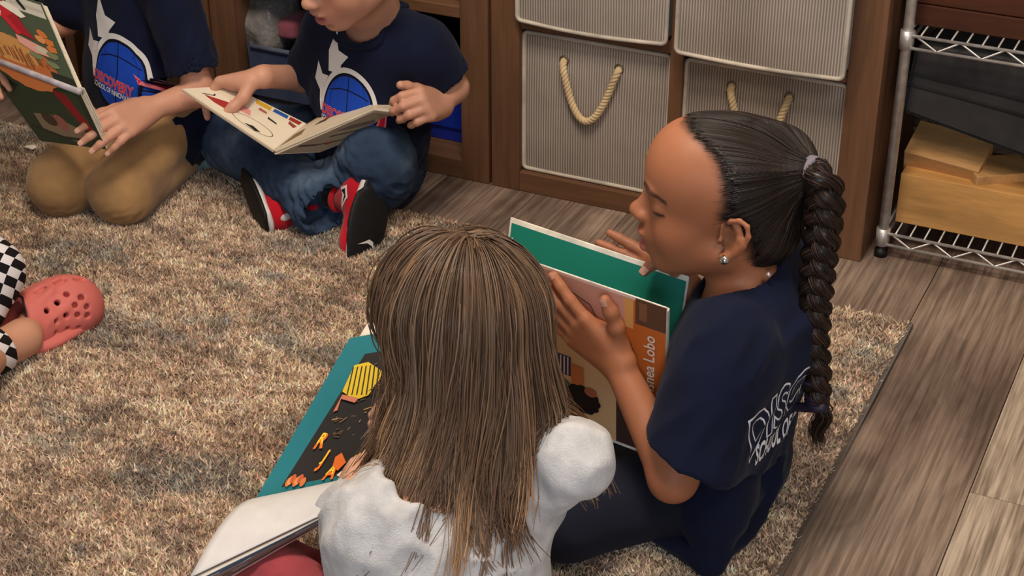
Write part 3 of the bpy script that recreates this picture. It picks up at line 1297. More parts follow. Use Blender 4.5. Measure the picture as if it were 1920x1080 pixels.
clear_m = NT('bag_plastic', 0.25, 0.5)
f = clear_m.noise(clear_m.coord(), 16, 4)
clear_m.color(clear_m.ramp(f, [(0.3, (92, 88, 84)), (0.6, (136, 130, 124)), (0.75, (170, 164, 158))]))
clear_m.bump(clear_m.noise(clear_m.coord(), 40, 4), 0.6, 0.01)
clear_m = clear_m.m
bx = lambda u, v, y=2.50: P(u, v, Y=y)
blob_bag('storage_bag', 'grey translucent bag on top of the blue tub, left open cubby', 'bag', tuple(P(500, 34, Y=2.51)), (0.062, 0.07, 0.066), clear_m, 31, 0.014)
blob_bag('storage_bag', 'pinkish cloth pouch beside the grey bag, left open cubby', 'pouch', tuple(P(556, 46, Y=2.51)), (0.032, 0.05, 0.026), cloth('pouch_cloth', (176, 96, 110)), 37, 0.008)
tub_m = NT('tub_plastic', 0.3, 0.4)
f = tub_m.noise(tub_m.coord(), 14, 3)
tub_m.color(tub_m.ramp(f, [(0.35, (58, 68, 98)), (0.6, (84, 94, 122)), (0.75, (122, 128, 144))]))
tub_m = tub_m.m


def tub(name, label, cat, lo, hi, mat, rim):
    lo, hi = np.array(lo, float), np.array(hi, float)
    c = (lo + hi) / 2
    t = thing(name, label, cat, (c[0], c[1], lo[2]))
    bm = bmesh.new()
    vs = box_bm(bm, c, hi - lo, None, 0)
    for v in bm.verts:
        if v.co.z < c[2]:
            v.co.x = c[0] + (v.co.x - c[0]) * 0.9
            v.co.y = c[1] + (v.co.y - c[1]) * 0.9
    top = [f for f in bm.faces if f.normal.z > 0.9]
    r = bmesh.ops.inset_region(bm, faces=top, thickness=0.004)
    bmesh.ops.translate(bm, vec=(0, 0, -(hi[2] - lo[2]) * 0.75), verts=list({v for f in top for v in f.verts}))
    bmesh.ops.bevel(bm, geom=[e for e in bm.edges], offset=0.0015, segments=1, affect='EDGES')
    bm_obj('tub_body', bm, mat, t)
    m = MB()
    z = hi[2] - 0.003
    an = [(lo[0], lo[1]), (hi[0], lo[1]), (hi[0], hi[1]), (lo[0], hi[1])]
    pts = []
    for i in range(4):
        a, b = np.array(an[i]), np.array(an[(i + 1) % 4])
        for q in (0.06, 0.5, 0.94):
            pts.append((*(a + (b - a) * q), z))
    m.tube(pts, 0.005, 8, True)
    m.obj('rim', rim, t)
    return t


tub('storage_tub', 'blue grey plastic tub under the grey bag, left open cubby', 'tub', (-1.722, 2.44, Z0), (-1.525, 2.66, 0.176), tub_m, plain('tub_rim', (92, 98, 116), 0.4))
tub('storage_tub', 'deep blue plastic tub in the cubby beside the jeans boy', 'tub', (-1.385, 2.475, Z0), (-1.270, 2.66, 0.150), plain('blue_plastic', (22, 46, 150), 0.35, 0.5, var=0.05, bump=0), plain('blue_rim', (30, 56, 160), 0.35))
blob_bag('backpack', 'black cloth backpack in the dark cubby above the blue tub', 'backpack', (-1.33, 2.60, 0.222), (0.10, 0.06, 0.066), cloth('black_cloth', (22, 20, 22)), 41, 0.008)

# ------------------------------------------------------------------ wire rack
chrome = NT('chrome_wire', 0.42, 0.5)
chrome.b.inputs['Metallic'].default_value = 0.7
chrome.color(chrome.ramp(chrome.noise(chrome.coord(), 60, 3), [(0.3, (190, 184, 178)), (0.7, (226, 221, 216))]))
chrome = chrome.m
rack_x0, rack_x1 = -0.494, 0.42
rack_y0, rack_y1 = 2.455, 2.765
RACK = thing('wire_rack', 'chrome wire shelving rack with zigzag edges on the floor', 'rack', ((rack_x0 + rack_x1) / 2, (rack_y0 + rack_y1) / 2, 0))
black_p = plain('black_plastic', (18, 17, 17), 0.5)
for x in (rack_x0, rack_x1):
    for y in (rack_y0, rack_y1):
        m = MB()
        m.tube([(x, y, 0.02), (x, y, 1.1)], 0.0085, 14)
        post = m.obj('post', chrome, RACK)
        m = MB()
        m.tube([(x, y, 0.0), (x, y, 0.012), (x, y, 0.0125), (x, y, 0.024)], [0.011, 0.011, 0.0085, 0.0085], 14)
        m.obj('rubber_foot', black_p, post)
ZR = [P(1650, 432, Y=rack_y0)[2], P(1700, 63, Y=rack_y0)[2]]
for z in ZR + [0.86]:
    fr = MB()
    for yy in (rack_y0 - 0.006, rack_y1 + 0.006):
        for dz in (0.0, -0.0205):
            fr.tube([(rack_x0, yy, z + dz), (rack_x1, yy, z + dz)], 0.0027, 8)
        n = 26
        pz = []
        for i in range(n + 1):
            pz.append((rack_x0 + 0.015 + (rack_x1 - rack_x0 - 0.03) * i / n, yy, z - (0.0205 if i % 2 else 0.0)))
        fr.tube(pz, 0.0020, 6)
    for xx in (rack_x0, rack_x1):
        for dz in (0.0, -0.0205):
            fr.tube([(xx, rack_y0, z + dz), (xx, rack_y1, z + dz)], 0.0027, 8)
    for xx in (rack_x0, rack_x1):
        for yy in (rack_y0, rack_y1):
            fr.tube([(xx, yy, z - 0.024), (xx, yy, z + 0.006)], 0.0115, 14)
    sh = fr.obj('wire_shelf', chrome, RACK)
    sl = MB()
    for x in np.arange(rack_x0 + 0.022, rack_x1, 0.0235):
        sl.tube([(x, rack_y0 - 0.006, z + 0.0022), (x, rack_y1 + 0.006, z + 0.0022)], 0.0016, 5)
    tag(sl.obj('deck_wires', chrome, sh), kind='stuff')

ply = wood_mat('plywood', (214, 158, 92), 0.8, (3, 30, 20), 0.6)
pine = wood_mat('pine_block', (206, 156, 100), 0.82, (5, 30, 14), 0.6)
zt = ZR[0] + 0.004


def block(name, label, c, s, rot, mat, bevel=0.0015, group=None):
    t = thing(name, label, 'block', c, group)
    bm = bmesh.new()
    box_bm(bm, (0, 0, 0), s, Matrix(rot) if rot is not None else None, bevel)
    me_o = bm_obj('block_body', bm, mat)
    me_o.parent = t
    return t


# large plywood box: front face from its lower left corner
c0 = P(1678, 415, Z=zt)
ph_ = P(1690, 325, Y=c0[1])[2] - zt
block('wooden_box', 'large golden plywood box lying on the bottom rack shelf', (c0[0] + 0.20, c0[1] + 0.075, zt + ph_ / 2), (0.40, 0.15, ph_), None, ply)
g = 'wooden blocks stacked on the rack'
z1 = zt + ph_
block('wooden_block', 'tan wooden block tilted behind, left on top of plywood box', tuple(P(1778, 290, Y=c0[1] + 0.062) + (0, 0, 0.000)), (0.125, 0.075, 0.045),
      (Matrix.Rotation(math.radians(-4), 3, 'Z') @ Matrix.Rotation(math.radians(4), 3, 'Y') @ Matrix.Rotation(math.radians(24), 3, 'X')), pine, group=g)
block('wooden_block', 'small wooden block turned cornerwise on top of plywood box', tuple(P(1868, 328, Y=c0[1] + 0.060)), (0.10, 0.062, 0.038),
      (Matrix.Rotation(math.radians(36), 3, 'Z') @ Matrix.Rotation(math.radians(6), 3, 'X')), pine, group=g)

# dark fabric bin leaning over the blocks
q = [P(1690, 210, Y=2.475), P(1925, 297, Y=2.475), P(1925, 120, Y=2.49), P(1716, 88, Y=2.49)]
t = thing('fabric_crate', 'charcoal fabric crate tilted over the wooden blocks on the rack', 'crate', tuple((q[0] + q[1]) / 2))
dk = cloth('charcoal_cloth', (50, 47, 47), weave=700)
ex = (q[1] - q[0]) * 0.3
S_front = slab('crate_front', [q[0], q[1] + ex, q[2] + (q[2] - q[3]) * 0.3, q[3]], 0.22, dk, t, 0.006)
m = MB()
for f_ in (0.46, 0.62):
    a, b = q[0] * (1 - f_) + q[3] * f_, (q[1] + ex) * (1 - f_) + (q[2] + (q[2] - q[3]) * 0.3) * f_
    n_ = unit(np.cross(q[1] - q[0], q[3] - q[0]))
    m.tube([a + n_ * 0.001, b + n_ * 0.001], 0.0032, 8)
m.obj('seam_strap', cloth('charcoal_trim', (34, 32, 32)), t)

# dark brown drawer box on the rack's upper shelf
a = P(1703, 44, Z=ZR[1] + 0.004)
t = thing('wooden_chest', 'dark brown wooden chest on the upper rack shelf', 'chest', (a[0] + 0.2, a[1] + 0.12, ZR[1] + 0.004))
dw = wood_mat('dark_brown_wood', (84, 46, 28), 0.75, (3, 30, 25), 0.5)
zz = ZR[1] + 0.004
box3('lower_panel', (a[0], a[1], zz), (a[0] + 0.42, a[1] + 0.22, zz + 0.034), dw, t, 0.002)
box3('upper_panel', (a[0], a[1] + 0.001, zz + 0.0355), (a[0] + 0.42, a[1] + 0.22, zz + 0.16), dw, t, 0.002)
# ================================================================== people: shared
SKIN_M = attr_mat('skin', 0.5, 0.35, sss=0.12, bump=0.12, bscale=900, nvar=0.10)
NAIL_M = attr_mat('nail', 0.35, 0.4)
navy_m = cloth('navy_jersey', (18, 23, 45), var=0.12, weave=1500, bump=0.25, sheen=0.04)
navy_rib = cloth('navy_rib', (16, 21, 41), var=0.1, weave=1500, bump=0.3, sheen=0.04)
print_m = attr_mat('shirt_print', 0.75, 0.2)
paper_m = attr_mat('printed_paper', 0.6, 0.25)
page_m = plain('page_paper', (226, 214, 196), 0.7, 0.2, 60, 0.04, 0.05)


def skin_fn(base, fns=()):
    w = wave_noise(3, 8, 20, 70)

    def f(V):
        c = np.array(base, float) * (1 + 0.03 * w(V)[:, None])
        for g in fns:
            g(V, c)
        return c
    return f


def person(label, loc):
    return thing('person', label, 'person', (loc[0], loc[1], 0.0))


def lobes(a, b, n, r, amp, S, k=0.008, seed=0, flat=None):
    """a few soft rolls of cloth across a limb from a to b"""
    rr = np.random.default_rng(seed)
    a, b = np.asarray(a, float), np.asarray(b, float)
    for i in range(n):
        q = a + (b - a) * (i + 0.5) / n
        S.cone(q + rr.normal(0, amp, 3), q + rr.normal(0, amp, 3), r * rr.uniform(0.85, 1.1), None, k)


def folds(seed, amp, dirv=(0, 0, 1), f=120, stretch=4.0):
    """displacement: long creases along dirv"""
    r = np.random.default_rng(seed)
    d = unit(dirv)
    ax = rotm(np.cross(d, (0.3, 0.5, 0.8)), PI / 2) @ d
    bx_ = np.cross(d, ax)
    ks = []
    for i in range(9):
        an = r.uniform(0, 2 * PI)
        fr = f * r.uniform(0.5, 1.8)
        ks.append(fr * (math.cos(an) * ax + math.sin(an) * bx_) + d * fr / stretch * r.normal())
    ks = np.array(ks)
    ph = r.uniform(0, 2 * PI, 9)
    low = wave_noise(seed + 50, 6, 6, 18)

    def fn(V):
        s = np.sin(V @ ks.T + ph).sum(1) / 3.0
        s = 1.0 - np.abs(s) * 1.3
        return amp * s * np.clip(0.45 + 0.65 * low(V), 0.05, 1.2)
    return fn


def hair_mat(name, rough=0.38, spec=0.4):
    k = NT(name, rough, spec)
    a = k.n('ShaderNodeAttribute')
    a.attribute_name = 'Col'
    k.color(a.outputs['Color'])
    k.b.inputs['Anisotropic'].default_value = 0.5
    return k.m


HAIR_M = hair_mat('hair_strands')
# ================================================================== girl with a braid
GC = person('child with a sleek dark braid and navy tee sitting cross-legged, book on lap', (-0.5, 1.66))
SK_C = (176, 112, 78)
HS = 0.965
HC = Frame((-0.529, 1.660, 0.452), (-1, -0.29, 0.02), (0.0, 0.0, 1))
y0 = 1.662
S = Sdf()
head_sdf(S, HC, HS, mouth=0.006, neck_to=(-0.478, y0, 0.325), neck_r=0.038)
# trunk under the clothes
sh = {1: np.array((-0.474, y0 - 0.098, 0.312)), -1: np.array((-0.474, y0 + 0.098, 0.312))}
S.cone(sh[1], sh[-1], 0.040, None, 0.03)
S.cone((-0.496, y0, 0.27), (-0.516, y0, 0.10), 0.066, 0.074, 0.04, flat=((1, 0, 0), 0.8))
# book planes
bk = dict(SR=np.array((-0.560, 1.606, 0.108)), SL=np.array((-0.795, 1.600, 0.132)),
          NR=P(1250, 578, Y=1.566), FR=P(1292, 519, Y=1.682), FL=P(957, 407, Y=1.688))
bk['SL'] = bk['SR'] + (bk['FL'] - bk['FR'])
bk['NL'] = bk['NR'] + (bk['SL'] - bk['SR'])
nn = unit(np.cross(bk['NR'] - bk['NL'], bk['SL'] - bk['NL']))
if nn[1] > 0:
    nn = -nn                       # out of the near cover, to the reader's left


def on_near(u, v, off):
    r = P(u, v, T=1.0) - C_POS
    t = ((bk['NL'] + nn * off - C_POS) @ nn) / (r @ nn)
    return C_POS + r * t


elbow = P(1262, 895, Y=1.520)
wr = on_near(1160, 684, 0.022)
S.cone(sh[1], elbow, 0.034, 0.029, 0.02)
ix = on_near(1128, 606, 0.016)
tipm = on_near(1040, 560, 0.012)
dh = unit(on_near(1060, 588, 0.014) - on_near(1163, 676, 0.016))
TL = hand_sdf(S, wr, dh, -nn, -1, curl=((.10, .12, .08), (.12, .10, .08), (.14, .14, .1), (.16, .16, .12)), thumb=(0.62, 0.78, -0.05),
              s=0.99, spread=0.15, arm_from=elbow, arm_r=0.028, thumb_curl=0.25, k=0.003)
# right arm and the hand that holds the far cover
fn_ = unit(np.cross(bk['FR'] - bk['FL'], bk['SL'] - bk['FL']))
if fn_[1] > 0:
    fn_ = -fn_                     # inner face of the far cover
up_f = unit(bk['FR'] - bk['SR'])
al_f = unit(bk['FL'] - bk['FR'])
wr2 = bk['FR'] + al_f * 0.004 - fn_ * 0.020 + up_f * -0.022
el2 = np.array((-0.470, 1.772, 0.175))
S.cone(sh[-1], el2, 0.034, 0.029, 0.02)
TR = hand_sdf(S, wr2, unit(al_f + up_f * 0.10), fn_, 1, curl=((.0, .04, .04), (.0, .05, .05), (.0, .1, .1), (.0, .1, .1)), thumb=(0.62, 0.42, 0.62), thumb_end=(0.25, -0.70, 0.35),
              s=0.92, spread=0.10, arm_from=el2, arm_r=0.027, thumb_curl=-0.05)
fpaint = lambda V, c: face_paint(V, HC, HS, c, SK_C, lips=(186, 98, 92), mouth=0.006)


hz = [-0.2, -0.078, -0.062, -0.030, -0.006, 0.004, 0.020, 0.045, 0.062, 0.078, 0.092, 0.2]
hx = [-0.052, -0.052, -0.050, -0.047, -0.038, -0.010, -0.012, -0.012, -0.006, 0.006, 0.020, 0.03]
jit = wave_noise(77, 10, 150, 500)


def cut(x, y, z):
    qx = (x - HC.c[0]) * HC.f[0] + (y - HC.c[1]) * HC.f[1] + (z - HC.c[2]) * HC.f[2]
    qz = (x - HC.c[0]) * HC.u[0] + (y - HC.c[1]) * HC.u[1] + (z - HC.c[2]) * HC.u[2]
    qy = (x - HC.c[0]) * HC.l[0] + (y - HC.c[1]) * HC.l[1] + (z - HC.c[2]) * HC.l[2]
    wob = 0.0010 * np.sin(qz * 420 + qy * 130) + 0.0006 * np.sin(qz * 900 + qy * 300)
    front = np.interp(qz, hz, hx) + wob + 0.020 * np.clip(1 - (qy / 0.05) ** 2, 0, 1) * np.clip((qz - 0.05) / 0.04, 0, 1) - qx
    low = qz + 0.066 + 0.35 * np.maximum(0, -0.06 - qx)
    return -np.minimum(front, low)



def roots(V, c):
    """fine baby hair darkens the skin along the hairline"""
    w = -cut(V[:, 0], V[:, 1], V[:, 2])
    head = (HC.local(V)[:, 2] > -0.055) * (np.linalg.norm(V - HC.c, axis=1) < 0.13) * (np.abs(HC.local(V)[:, 1]) < 0.0755)
    w = np.clip((w + 0.017) / 0.021, 0, 1) ** 1.7 * head * 0.92
    c[:] = c * (1 - w[:, None]) + np.array((46, 32, 26.0)) * w[:, None]
    return c


def ear_nose(V, c):
    q = HC.local(V)
    dk = np.exp(-((q[:, 0] + 0.016) / 0.009) ** 2 - ((q[:, 2] + 0.018) / 0.012) ** 2) * np.exp(-((np.abs(q[:, 1]) - 0.074) / 0.006) ** 2)  # shade in the ear bowl, painted into the skin colour
    c *= (1 - 0.35 * dk)[:, None]
    return roots(V, c)


body = sdf_obj('body', S, 0.0026, SKIN_M, GC, skin_fn(SK_C, (fpaint, ear_nose)), smooth=1)
nails(TL[:4], (205, 150, 122), NAIL_M, GC)
nails([(TL[4][0], TL[4][1], -unit(nn), TL[4][3]), (TR[4][0], TR[4][1], -unit(fn_ * 0.9 + up_f * 0.2), TR[4][3])], (214, 158, 132), NAIL_M, GC)

# shirt
T = Sdf()
T.cone(sh[1] + (0, 0.01, -0.020), sh[-1] + (0, -0.01, -0.012), 0.044, None, 0.03)
T.cone((-0.482, y0, 0.285), (-0.494, y0, 0.22), 0.096, 0.104, 0.05, flat=((1, 0, 0), 0.62))
T.cone((-0.494, y0, 0.22), (-0.514, y0, 0.10), 0.106, 0.122, 0.05, flat=((1, 0, 0), 0.68))
T.cone((-0.516, y0 - 0.055, 0.075), (-0.516, y0 + 0.05, 0.075), 0.080, None, 0.04)
T.cone((-0.492, y0 - 0.06, 0.05), (-0.487, y0 - 0.095, 0.018), 0.055, 0.022, 0.03)
# flat of the back
for q in (1, -1):
    T.cone((-0.468, y0 + 0.062 * q, 0.275), (-0.486, y0 + 0.066 * q, 0.15), 0.044, 0.046, 0.035)
# loose sleeves
dl = unit(elbow - sh[1])
hem = sh[1] + (elbow - sh[1]) * 0.80
T.cone(sh[1] + (0.0, 0, 0.0), hem + dl * 0.03 + (0.012, 0, 0.004), 0.050, 0.066, 0.03)
T.plane(hem + (0.012, 0, 0), dl + np.array((-0.15, 0, 0)), 0.004, hem - 0.12, hem + 0.12)
T.cone(hem - dl * 0.02, hem + dl * 0.08, 0.044, 0.062, 0.004, 'sub')
dr = unit(el2 - sh[-1])
hem2 = sh[-1] + (el2 - sh[-1]) * 0.80
T.cone(sh[-1], hem2, 0.050, 0.058, 0.03)
T.cone((-0.49, 1.60, 0.10), P(1332, 1056, Z=0.026), 0.055, 0.016, 0.03)
T.cone((-0.490, 1.60, 0.06), (-0.488, 1.72, 0.05), 0.045, None, 0.03)
# neck opening
cz = np.array((-0.487, y0 - 0.004, 0.337))
cn = unit((-0.62, -0.22, 1))
T.cone(cz - cn * 0.045, cz - cn * 0.030, 0.074, 0.060, 0.03)
T.cone(cz - cn * 0.016, cz + cn * 0.10, 0.047, 0.060, 0.006, 'sub')
shirt = sdf_obj('shirt', T, 0.0045, navy_m, GC, disp=folds(11, 0.0022, (0.5, 0.5, 1), 85, 2.0), smooth=1)
m = MB()
an = np.linspace(0, 2 * PI, 40, endpoint=False)
e1, e2 = unit(np.cross(cn, (0, 1, 0))), np.array((0, 1.0, 0))
ring = T.project([cz + e1 * 0.053 * math.cos(a) + e2 * 0.053 * math.sin(a) + cn * 0.004 for a in an], 0.001, 6)
m.tube(ring, 0.0055, 10, True)
m.obj('collar', navy_rib, shirt)
# cuff band
m = MB()
q1 = unit(np.cross(dl, (0, 1, 0)))
q2 = np.cross(dl, q1)

# trousers
pants_m = cloth('dark_navy_twill', (26, 27, 38), var=0.12, weave=1200, bump=0.25, sheen=0.03)
Q = Sdf()
Q.cone((-0.51, y0 - 0.05, 0.07), (-0.51, y0 + 0.05, 0.07), 0.056, None, 0.03)
kneeL, kneeR = P(1062, 975, Z=0.062), np.array((-0.745, 1.800, 0.075))
Q.cone((-0.54, y0 - 0.055, 0.070), kneeL, 0.058, 0.050, 0.03)
Q.cone(kneeL, (-0.60, 1.66, 0.050), 0.046, 0.036, 0.02)
Q.cone((-0.51, y0 + 0.062, 0.074), kneeR, 0.066, 0.050, 0.03)
Q.cone(kneeR, (-0.66, 1.62, 0.050), 0.046, 0.036, 0.02)
sdf_obj('trousers', Q, 0.006, pants_m, GC, disp=folds(15, 0.003, (1, 0.2, 0), 90, 3), smooth=1)
shoe_m = cloth('dark_shoe', (30, 28, 30))
for nm_, a, b in (('shoe', (-0.60, 1.66, 0.042), (-0.52, 1.74, 0.036)), ('shoe', (-0.665, 1.615, 0.042), (-0.62, 1.545, 0.034))):
    Z = Sdf()
    Z.cone(a, b, 0.034, 0.028, 0.01)
    sdf_obj(nm_, Z, 0.005, shoe_m, GC)

# back print: outlined words wrapped round the shoulder blades
WHITE, NAVY = (232, 232, 236), (24, 30, 56)
pr = Print()
WT = 0.270


def arch(V):
    x = V[:, 0] / WT * 2 - 1
    t = np.clip(V[:, 1] / 0.048, -0.1, 1.1)
    return np.stack([WT / 2 * (1 + x * (1 + 0.16 * t)), (0.034 * (1 - x * x)) * (1 - t) + (0.070 + 0.022 * (1 - x * x)) * t], 1)


pr.text('DISCOVERY', 0, 0.0, 0.066, WHITE, bold=0.045, sx=0.735, warp=arch)
pr.text('DISCOVERY', 0, 0.0, 0.066, NAVY, bold=0.010, sx=0.735, warp=arch)
pr.text('SCHOOL OF INNOVATION', 0.020, -0.016, 0.040, WHITE, bold=0.03, sx=0.38)
ax0 = np.array((-0.482, y0, 0))


def wrap(u, v):
    return np.array((-0.34, y0 - 0.121 + u, 0.182 + v)), np.array((-1.0, 0.0, 0.0))


pr.build('back_print', ray_map(shirt, wrap), print_m, shirt, grid=0.006, lift=0.0008, step=0.5)
# small crest on the chest
pr = Print()
pr.poly([(0, 0), (0.010, 0.004), (0.008, 0.026)], WHITE)
pr.poly([(0.010, 0.002), (0.018, 0.0), (0.011, 0.018)], (190, 30, 45))
pr.poly([(0, 0.024), (0.006, 0.026), (0.004, 0.040)], (40, 60, 170))
b0 = P(1222, 790, Y=1.50)
pr.build('chest_crest', near_map(shirt, lambda uv: [P(1219 + u * 1500, 790 - v * 1500, Y=1.535) for u, v in uv]), print_m, shirt, grid=0.006, lift=0.0008)

# hair: sleek cap gathered to a tie
tie = P(1519, 322, Y=y0)
G = Sdf()
G.ell(HC(-0.012, 0, 0.026), (0.0900, 0.0735, 0.0770), 0.01, HC.R)
G.ell(HC(0.036, 0, 0.038), (0.0440, 0.0585, 0.0500), 0.03, HC.R)
G.cone(HC(-0.075, 0, 0.045), tie + (-0.008, 0, 0), 0.040, 0.014, 0.035)
G.ell(HC(-0.050, 0, -0.028), (0.052, 0.058, 0.050), 0.02, HC.R)
G.func(lambda x, y, z: cut(x, y, z) + 0.0045, np.full(3, -9.0), np.full(3, 9.0), 0.003, 'keep')
HCOL = np.array((28, 21, 19.0))
cap = sdf_obj('hair', G, 0.0028, HAIR_M, GC, lambda V: HCOL * (1 + 0.15 * np.sin(V[:, 2:3] * 900)), smooth=1)
capV = np.array([v.co for v in cap.data.vertices])
capN = np.array([v.normal for v in cap.data.vertices])
off_ = np.array(cap.location) * 0
r = np.random.default_rng(5)
sel = capV[r.choice(len(capV), 2000)]
G2 = Sdf()
G2.p = [q for q in G.p if q[0] == 'add']
sel = G2.project(sel, 0.0004, 3)
fw, bw = [sel], [sel]
for sgn, lst in ((1, fw), (-1, bw)):
    p = sel.copy()
    for i in range(9):
        n_ = G2.grad(p)
        d = tie - p
        d = d - n_ * (d * n_).sum(1, keepdims=True)
        d /= np.linalg.norm(d, axis=1, keepdims=True) + 1e-9
        stp = np.minimum(np.linalg.norm(tie - p, axis=1, keepdims=True) * 0.5, 0.0065) if sgn > 0 else 0.0055
        q = G2.project(p + sgn * d * stp, 0.0004, 2)
        if sgn < 0:
            c_ = cut(q[:, 0], q[:, 1], q[:, 2])
            lim = np.where(r.random(len(q)) < 0.35, r.uniform(-0.013, 0.002, len(q)), r.uniform(0.000, 0.010, len(q)))
            q = np.where((-c_ > lim)[:, None], q, p)
        lst.append(q)
        p = q
paths = np.concatenate([np.stack(bw[::-1], 1), np.stack(fw[1:], 1)], 1)
tint = np.exp(r.normal(0, 0.30, (len(sel), 1, 1)))
cols = np.clip(np.array((38, 29, 25.0)) * tint + np.zeros(paths.shape), 6, 120)
wl_ = -cut(paths[..., 0], paths[..., 1], paths[..., 2])
strands_mesh('hair_strands', paths, 0.00062 * np.clip((wl_ + 0.010) / 0.024, 0.18, 1.0), cols, HAIR_M, cap)
# hair tie
m = MB()
td = unit(tie - HC(-0.075, 0, 0.045))
for k_, rr in ((-0.004, 0.0140), (0.002, 0.0150), (0.008, 0.0140)):
    a1 = unit(np.cross(td, (0, 1, 0)))
    a2 = np.cross(td, a1)
    m.tube([tie + td * k_ + (a1 * math.cos(a) + a2 * math.sin(a)) * rr for a in an], 0.0042, 8, True)
m.obj('hair_tie', cloth('grey_elastic', (120, 112, 120)), cap)
# braid
bp = [(1522, 324, 0), (1541, 338, 0), (1547, 375, 0), (1543, 430, 0), (1534, 500, 0), (1528, 570, 0), (1526, 640, 0), (1532, 700, 0), (1532, 752, 0)]
bp = np.array([P(u, v, Y=y0 - 0.008) for u, v, _ in bp])
d_ = np.r_[0, np.cumsum(np.linalg.norm(np.diff(bp, axis=0), axis=1))]
M_ = 150
qd = np.linspace(0, d_[-1], M_)
bc = np.stack([np.interp(qd, d_, bp[:, i]) for i in range(3)], 1)
for _ in range(14):
    bc[1:-1] = (bc[:-2] + bc[1:-1] * 2 + bc[2:]) / 4
t_ = np.gradient(bc, axis=0)
t_ /= np.linalg.norm(t_, axis=1)[:, None]
side = np.cross(t_, np.array((0, 1.0, 0)))
side /= np.linalg.norm(side, axis=1)[:, None]
dep = np.cross(t_, side)
side, dep = side * 0.9 + dep * 0.43, dep * 0.9 - side * 0.43
fr = np.linspace(0, 1, M_)
wid = 0.0135 * (1 - 0.30 * fr) * np.clip(fr / 0.05 + 0.5, 0, 1)
NW = 4.6
allp, allc, allr = [], [], []
m = MB()
for s_ in range(3):
    ph = fr * NW * 2 * PI + s_ * 2 * PI / 3
    pth = bc + side * (wid * np.sin(ph))[:, None] + dep * (wid * 0.62 * np.sin(2 * ph))[:, None]
    rad = (0.0112 - 0.0034 * fr) * (0.80 + 0.30 * np.abs(np.cos(ph)))
    m.tube(pth, rad, 12)
    # hairs lying along each strand
    tt = np.gradient(pth, axis=0)
    tt /= np.linalg.norm(tt, axis=1)[:, None]
    aa = np.cross(tt, np.array((0.2, 1.0, 0.1)))
    aa /= np.linalg.norm(aa, axis=1)[:, None]
    bb = np.cross(tt, aa)
    for h_ in range(46):
        a = h_ / 46 * 2 * PI + 0.6 * np.sin(fr * 9 + h_)
        allp.append(pth + (aa * np.cos(a)[:, None] + bb * np.sin(a)[:, None]) * (rad * r.uniform(0.97, 1.07))[:, None])
        allc.append(np.clip(np.array((40, 27, 21.0)) * math.exp(r.normal(0.1, 0.4)), 6, 110) + np.zeros((M_, 3)))
braid = m.obj('braid', None, cap)
set_col(braid.data, np.tile((30, 21, 18), (len(braid.data.vertices), 1)))
braid.data.materials.append(HAIR_M)
strands_mesh('braid_hairs', np.array(allp), np.full(M_, 0.0006), np.array(allc), HAIR_M, cap)
# loose end below the elastic
e0 = bc[-1]
tipP = []
for i in range(130):
    o = r.normal(0, 0.004, 3)
    pts = [e0 + o * 0.6, P(1552, 775, Y=y0 - 0.008) + o, P(1538, 792, Y=y0 - 0.006) + o, P(1530, 808, Y=y0 - 0.006) + o * 0.9, P(1535, 822 + r.uniform(-4, 8), Y=y0 - 0.006) + o * 1.0]
    tipP.append(np.stack([np.interp(np.linspace(0, 4, 14), range(5), np.array(pts)[:, k_]) for k_ in range(3)], 1))
tipP = np.array(tipP)
for _ in range(2):
    tipP[:, 1:-1] = (tipP[:, :-2] + 2 * tipP[:, 1:-1] + tipP[:, 2:]) / 4
strands_mesh('braid_tip', tipP, np.linspace(0.0012, 0.0005, 14), np.clip(np.array((44, 29, 22.0)) + r.normal(0, 8, (130, 1, 1)) + np.zeros((130, 14, 3)), 8, 120), HAIR_M, cap)
m = MB()
rib = plain('dark_ribbon', (34, 26, 44), 0.5)
for k_ in range(3):
    cpt = bc[-3] + t_[-3] * (k_ * 0.005 - 0.004)
    m.tube([cpt + (side[-3] * math.cos(a) + dep[-3] * math.sin(a)) * 0.012 for a in an], 0.0036, 8, True)
m.obj('hair_elastic', rib, cap)
m = MB()
m.tube([P(1548, 764, Y=y0 - 0.02), P(1520, 764, Y=y0 - 0.015), P(1490, 763, Y=y0 - 0.01), P(1462, 768, Y=y0 - 0.01)], [0.007, 0.0065, 0.006, 0.005], 8)
m.tube([P(1528, 722, Y=y0 - 0.02), P(1505, 717, Y=y0 - 0.015), P(1478, 711, Y=y0 - 0.01)], [0.003, 0.0025, 0.002], 8)
m.obj('ribbon_tail', rib, cap)
# ear stud
es = HC(-0.015, 0.0775, -0.040)
m = MB()
m.tube([es + (0, 0.004, 0), es, es + (0, -0.003, 0), es + (0, -0.0045, 0)], [0.0058, 0.0060, 0.0045, 0.0012], 12)
m.obj('ear_stud', plain('silver', (225, 220, 215), 0.15, 0.6, metal=1.0, bump=0), GC)
m = MB()
m.tube([P(1438, 512, Y=y0 - 0.036), P(1444, 518, Y=y0 - 0.036)], [0.003, 0.003], 8)
m.obj('necklace_clasp', plain('clasp', (190, 170, 170), 0.3, metal=0.5), GC)

# ------------------------------------------------------------------ her book
BC = thing('picture_book', 'open picture book with teal green endpaper held by the girl with a braid', 'book', tuple((bk['SL'] + bk['SR']) / 2))
cover_white = plain('board_white', (226, 218, 204), 0.6, bump=0.05)
slab('far_cover', [bk['SL'], bk['SR'], bk['FR'], bk['FL']], 0.003, cover_white, BC, 0.0008)
end = Print()
end.rect(0.012, 0.02, 0.990, 0.972, (22, 122, 104))
end.build('endpaper', quad_map([bk['SL'], bk['SR'], bk['FR'], bk['FL']]), paper_m, BC)
